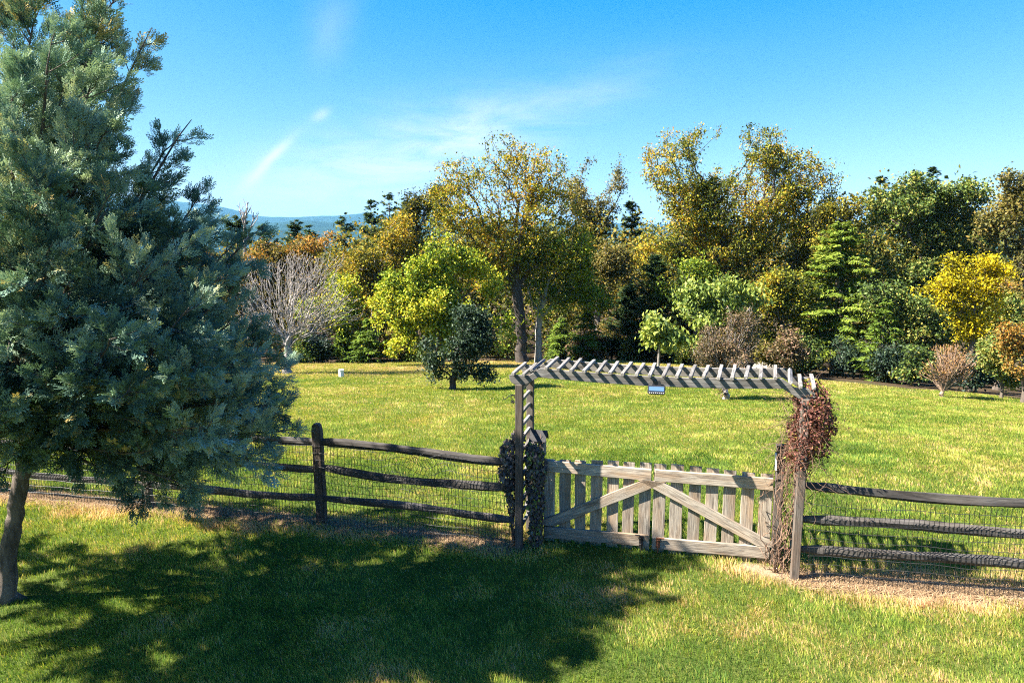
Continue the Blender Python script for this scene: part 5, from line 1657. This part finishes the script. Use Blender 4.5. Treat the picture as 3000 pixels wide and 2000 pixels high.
    # undergrowth
    und = [(690, 39.5, 800, 34, 'green', 'dark leafy shrub behind the bare tree trunk'), (745, 40, 805, 36, 'holly', 'black green shrub right of the bare tree trunk'), (815, 41, 800, 34, 'green', 'shaded shrub between the two small hemlocks'), (905, 40, 800, 38, 'olive', 'olive shrub at the foot of the bright yellow green tree'), (955, 40, 815, 30, 'green', 'low dark shrub left of the small dark tree'), (1000, 41, 800, 34, 'holly', 'black green shrub behind the small dark tree'), (1140, 42, 780, 42, 'olive', 'grey olive shrub left of the walnut trunk'), (1165, 44, 800, 32, 'green', 'low green shrub touching the left of the walnut trunk'), (1290, 45, 800, 36, 'hemlock', 'light green shrub right of the slender trunk'), (1350, 43, 780, 44, 'myrtle', 'grey brown shrub left of the dark cedars'), (1405, 44, 790, 44, 'olive', 'olive brown shrub at the foot of the short cedar'), (1460, 43, 800, 36, 'green', 'dark green shrub at the foot of the dense cedar'), (1560, 42, 808, 40, 'holly', 'black green shrub under the pale broad leaved tree'), (1600, 40, 800, 36, 'green', 'dark green shrub left of the brown bush'), (1780, 36, 790, 44, 'olive', 'grey green shrub between the brown bush and the spruce'), (1850, 37, 820, 40, 'green', 'low dark shrub behind the spruce foot on its left'), (1960, 37, 815, 44, 'holly', 'black green shrub behind the spruce foot on its right'), (2050, 35, 820, 46, 'holly', 'dark shrub under the hemlock in the deep shade'), (2110, 33, 840, 40, 'green', 'dark shrub behind the peach shrub'), (2240, 32, 850, 40, 'holly', 'black green shrub right behind the peach shrub stems'), (1810, 34.5, 800, 34, 'myrtle', 'tan leaved shrub right of the brown bush'), (520, 40, 800, 50, 'green', 'dark shrub behind the right side of the juniper'), (420, 40, 800, 60, 'olive', 'olive shrub behind the middle of the juniper'), (300, 40, 800, 60, 'green', 'green shrub behind the juniper trunk'), (150, 40, 800, 70, 'olive', 'olive shrub at the far left behind the juniper')]
    for i, (px, D, yc, rr, mt, lab) in enumerate(und):
        b = ground_under(px * 1.27551, D)
        deciduous('shrub', lab, 'shrub', b, D, [(px, yc, rr, rr), (px + rr * 0.5, yc + rr * 0.3, rr * 0.7, rr * 0.7), (px - rr * 0.5, yc + rr * 0.35, rr * 0.7, rr * 0.6)], 170, 2600, 0.19, M[mt], bk, 0.05, 400 + i, clump=(1.6, -0.5), cl=0.26, tint0=0.45, tvar=0.35, tclump=0.3, bf=0.9, r_tip=0.010, ex=0.4)
    # tuft of strap leaves by the lawn's far edge
    p = ground_at(1985, 1068)
    r = np.random.default_rng(8)
    n = 90
    az = r.uniform(0, 6.28, n); ln = r.uniform(0.3, 0.75, n)
    C0 = r.normal(0, 0.12, (n, 3)); C0[:, 2] = 0
    q1 = C0 + np.stack([np.cos(az) * ln * 0.25, np.sin(az) * ln * 0.25, ln * 0.7], -1)
    q2 = C0 + np.stack([np.cos(az) * ln * 0.7, np.sin(az) * ln * 0.7, ln * 0.75], -1)
    w = np.stack([-np.sin(az), np.cos(az), 0 * az], -1) * 0.03
    V = np.stack([C0 - w, C0 + w, q1 - w, q1 + w, q2], 1).reshape(-1, 3)
    o5 = np.arange(n)[:, None] * 5
    me = mesh_np('lily_clump', V, [o5 + np.array([[0, 1, 3, 2]]), o5 + np.array([[2, 3, 4]])], np.repeat(r.random(n), 5), True)
    setp(obj('lily_clump', me, M['pale'], None, tuple(p)), 'pale tuft of strap leaves at the far edge of the lawn', 'plant')


def build_far_wood():
    """the wood behind, which reads as one mass"""
    r = np.random.default_rng(900)
    parts = []; wood = []
    pos = []
    for D in (48.5, 53, 59, 66, 75):
        for x in np.arange(-0.95 * D, 0.95 * D, 4.2):
            pos.append((x + r.normal(0, 1.2), D + r.normal(0, 2)))
    for (x, D) in pos:
        px = 1500 + 2000 * x / D
        ytop2 = np.interp(px / 1.27551, [0, 470, 620, 780, 1000, 1450, 1500, 1950, 2352], [590, 560, 545, 520, 470, 468, 475, 440, 420]) + abs(r.normal(0, 16))
        zt = px2((px / 1.27551, ytop2), D)[2]
        z0 = float(hgt(x, D))
        hh = zt - z0
        if hh < 3:
            continue
        n = 2100 if D < 56 else 900
        c = np.array([x, D, z0 + hh * 0.5])
        d = r.normal(size=(n, 3)); d /= np.linalg.norm(d, axis=1)[:, None]
        rr = r.uniform(0.5, 1.0, n)[:, None] * (1 + 0.22 * wave3(d * 3, 1.0, int(r.integers(1e6))))[:, None]
        P = c + d * rr * np.array([2.9, 2.4, hh * 0.50])
        A = r.normal(size=(n, 3)); N = r.normal(size=(n, 3)); N[:, 2] += 1
        Ls = r.uniform(0.18, 0.34, n) if D < 56 else r.uniform(0.3, 0.5, n)
        V, F = leaf_quads(P, A, N, Ls, Ls * 0.7)
        t0 = r.uniform(0.1, 0.85)
        parts.append((V, F, np.repeat(np.clip(t0 + r.normal(0, 0.3, n), 0, 1), 4)))
    V, F, T = merge(parts)
    setp(obj('distant_wood', mesh_np('distant_wood', V, F, T, True), M['farleaf']), 'mixed green and brown wood massed behind the first row of trees', 'wood', kind='stuff')


build_ground()
build_mountains()
build_fences()
build_arbor()
build_gates()
build_small()
build_lawn_trees()
build_wood_edge()
build_far_wood()
build_juniper()
build_vines()
build_grass()
build_haze()
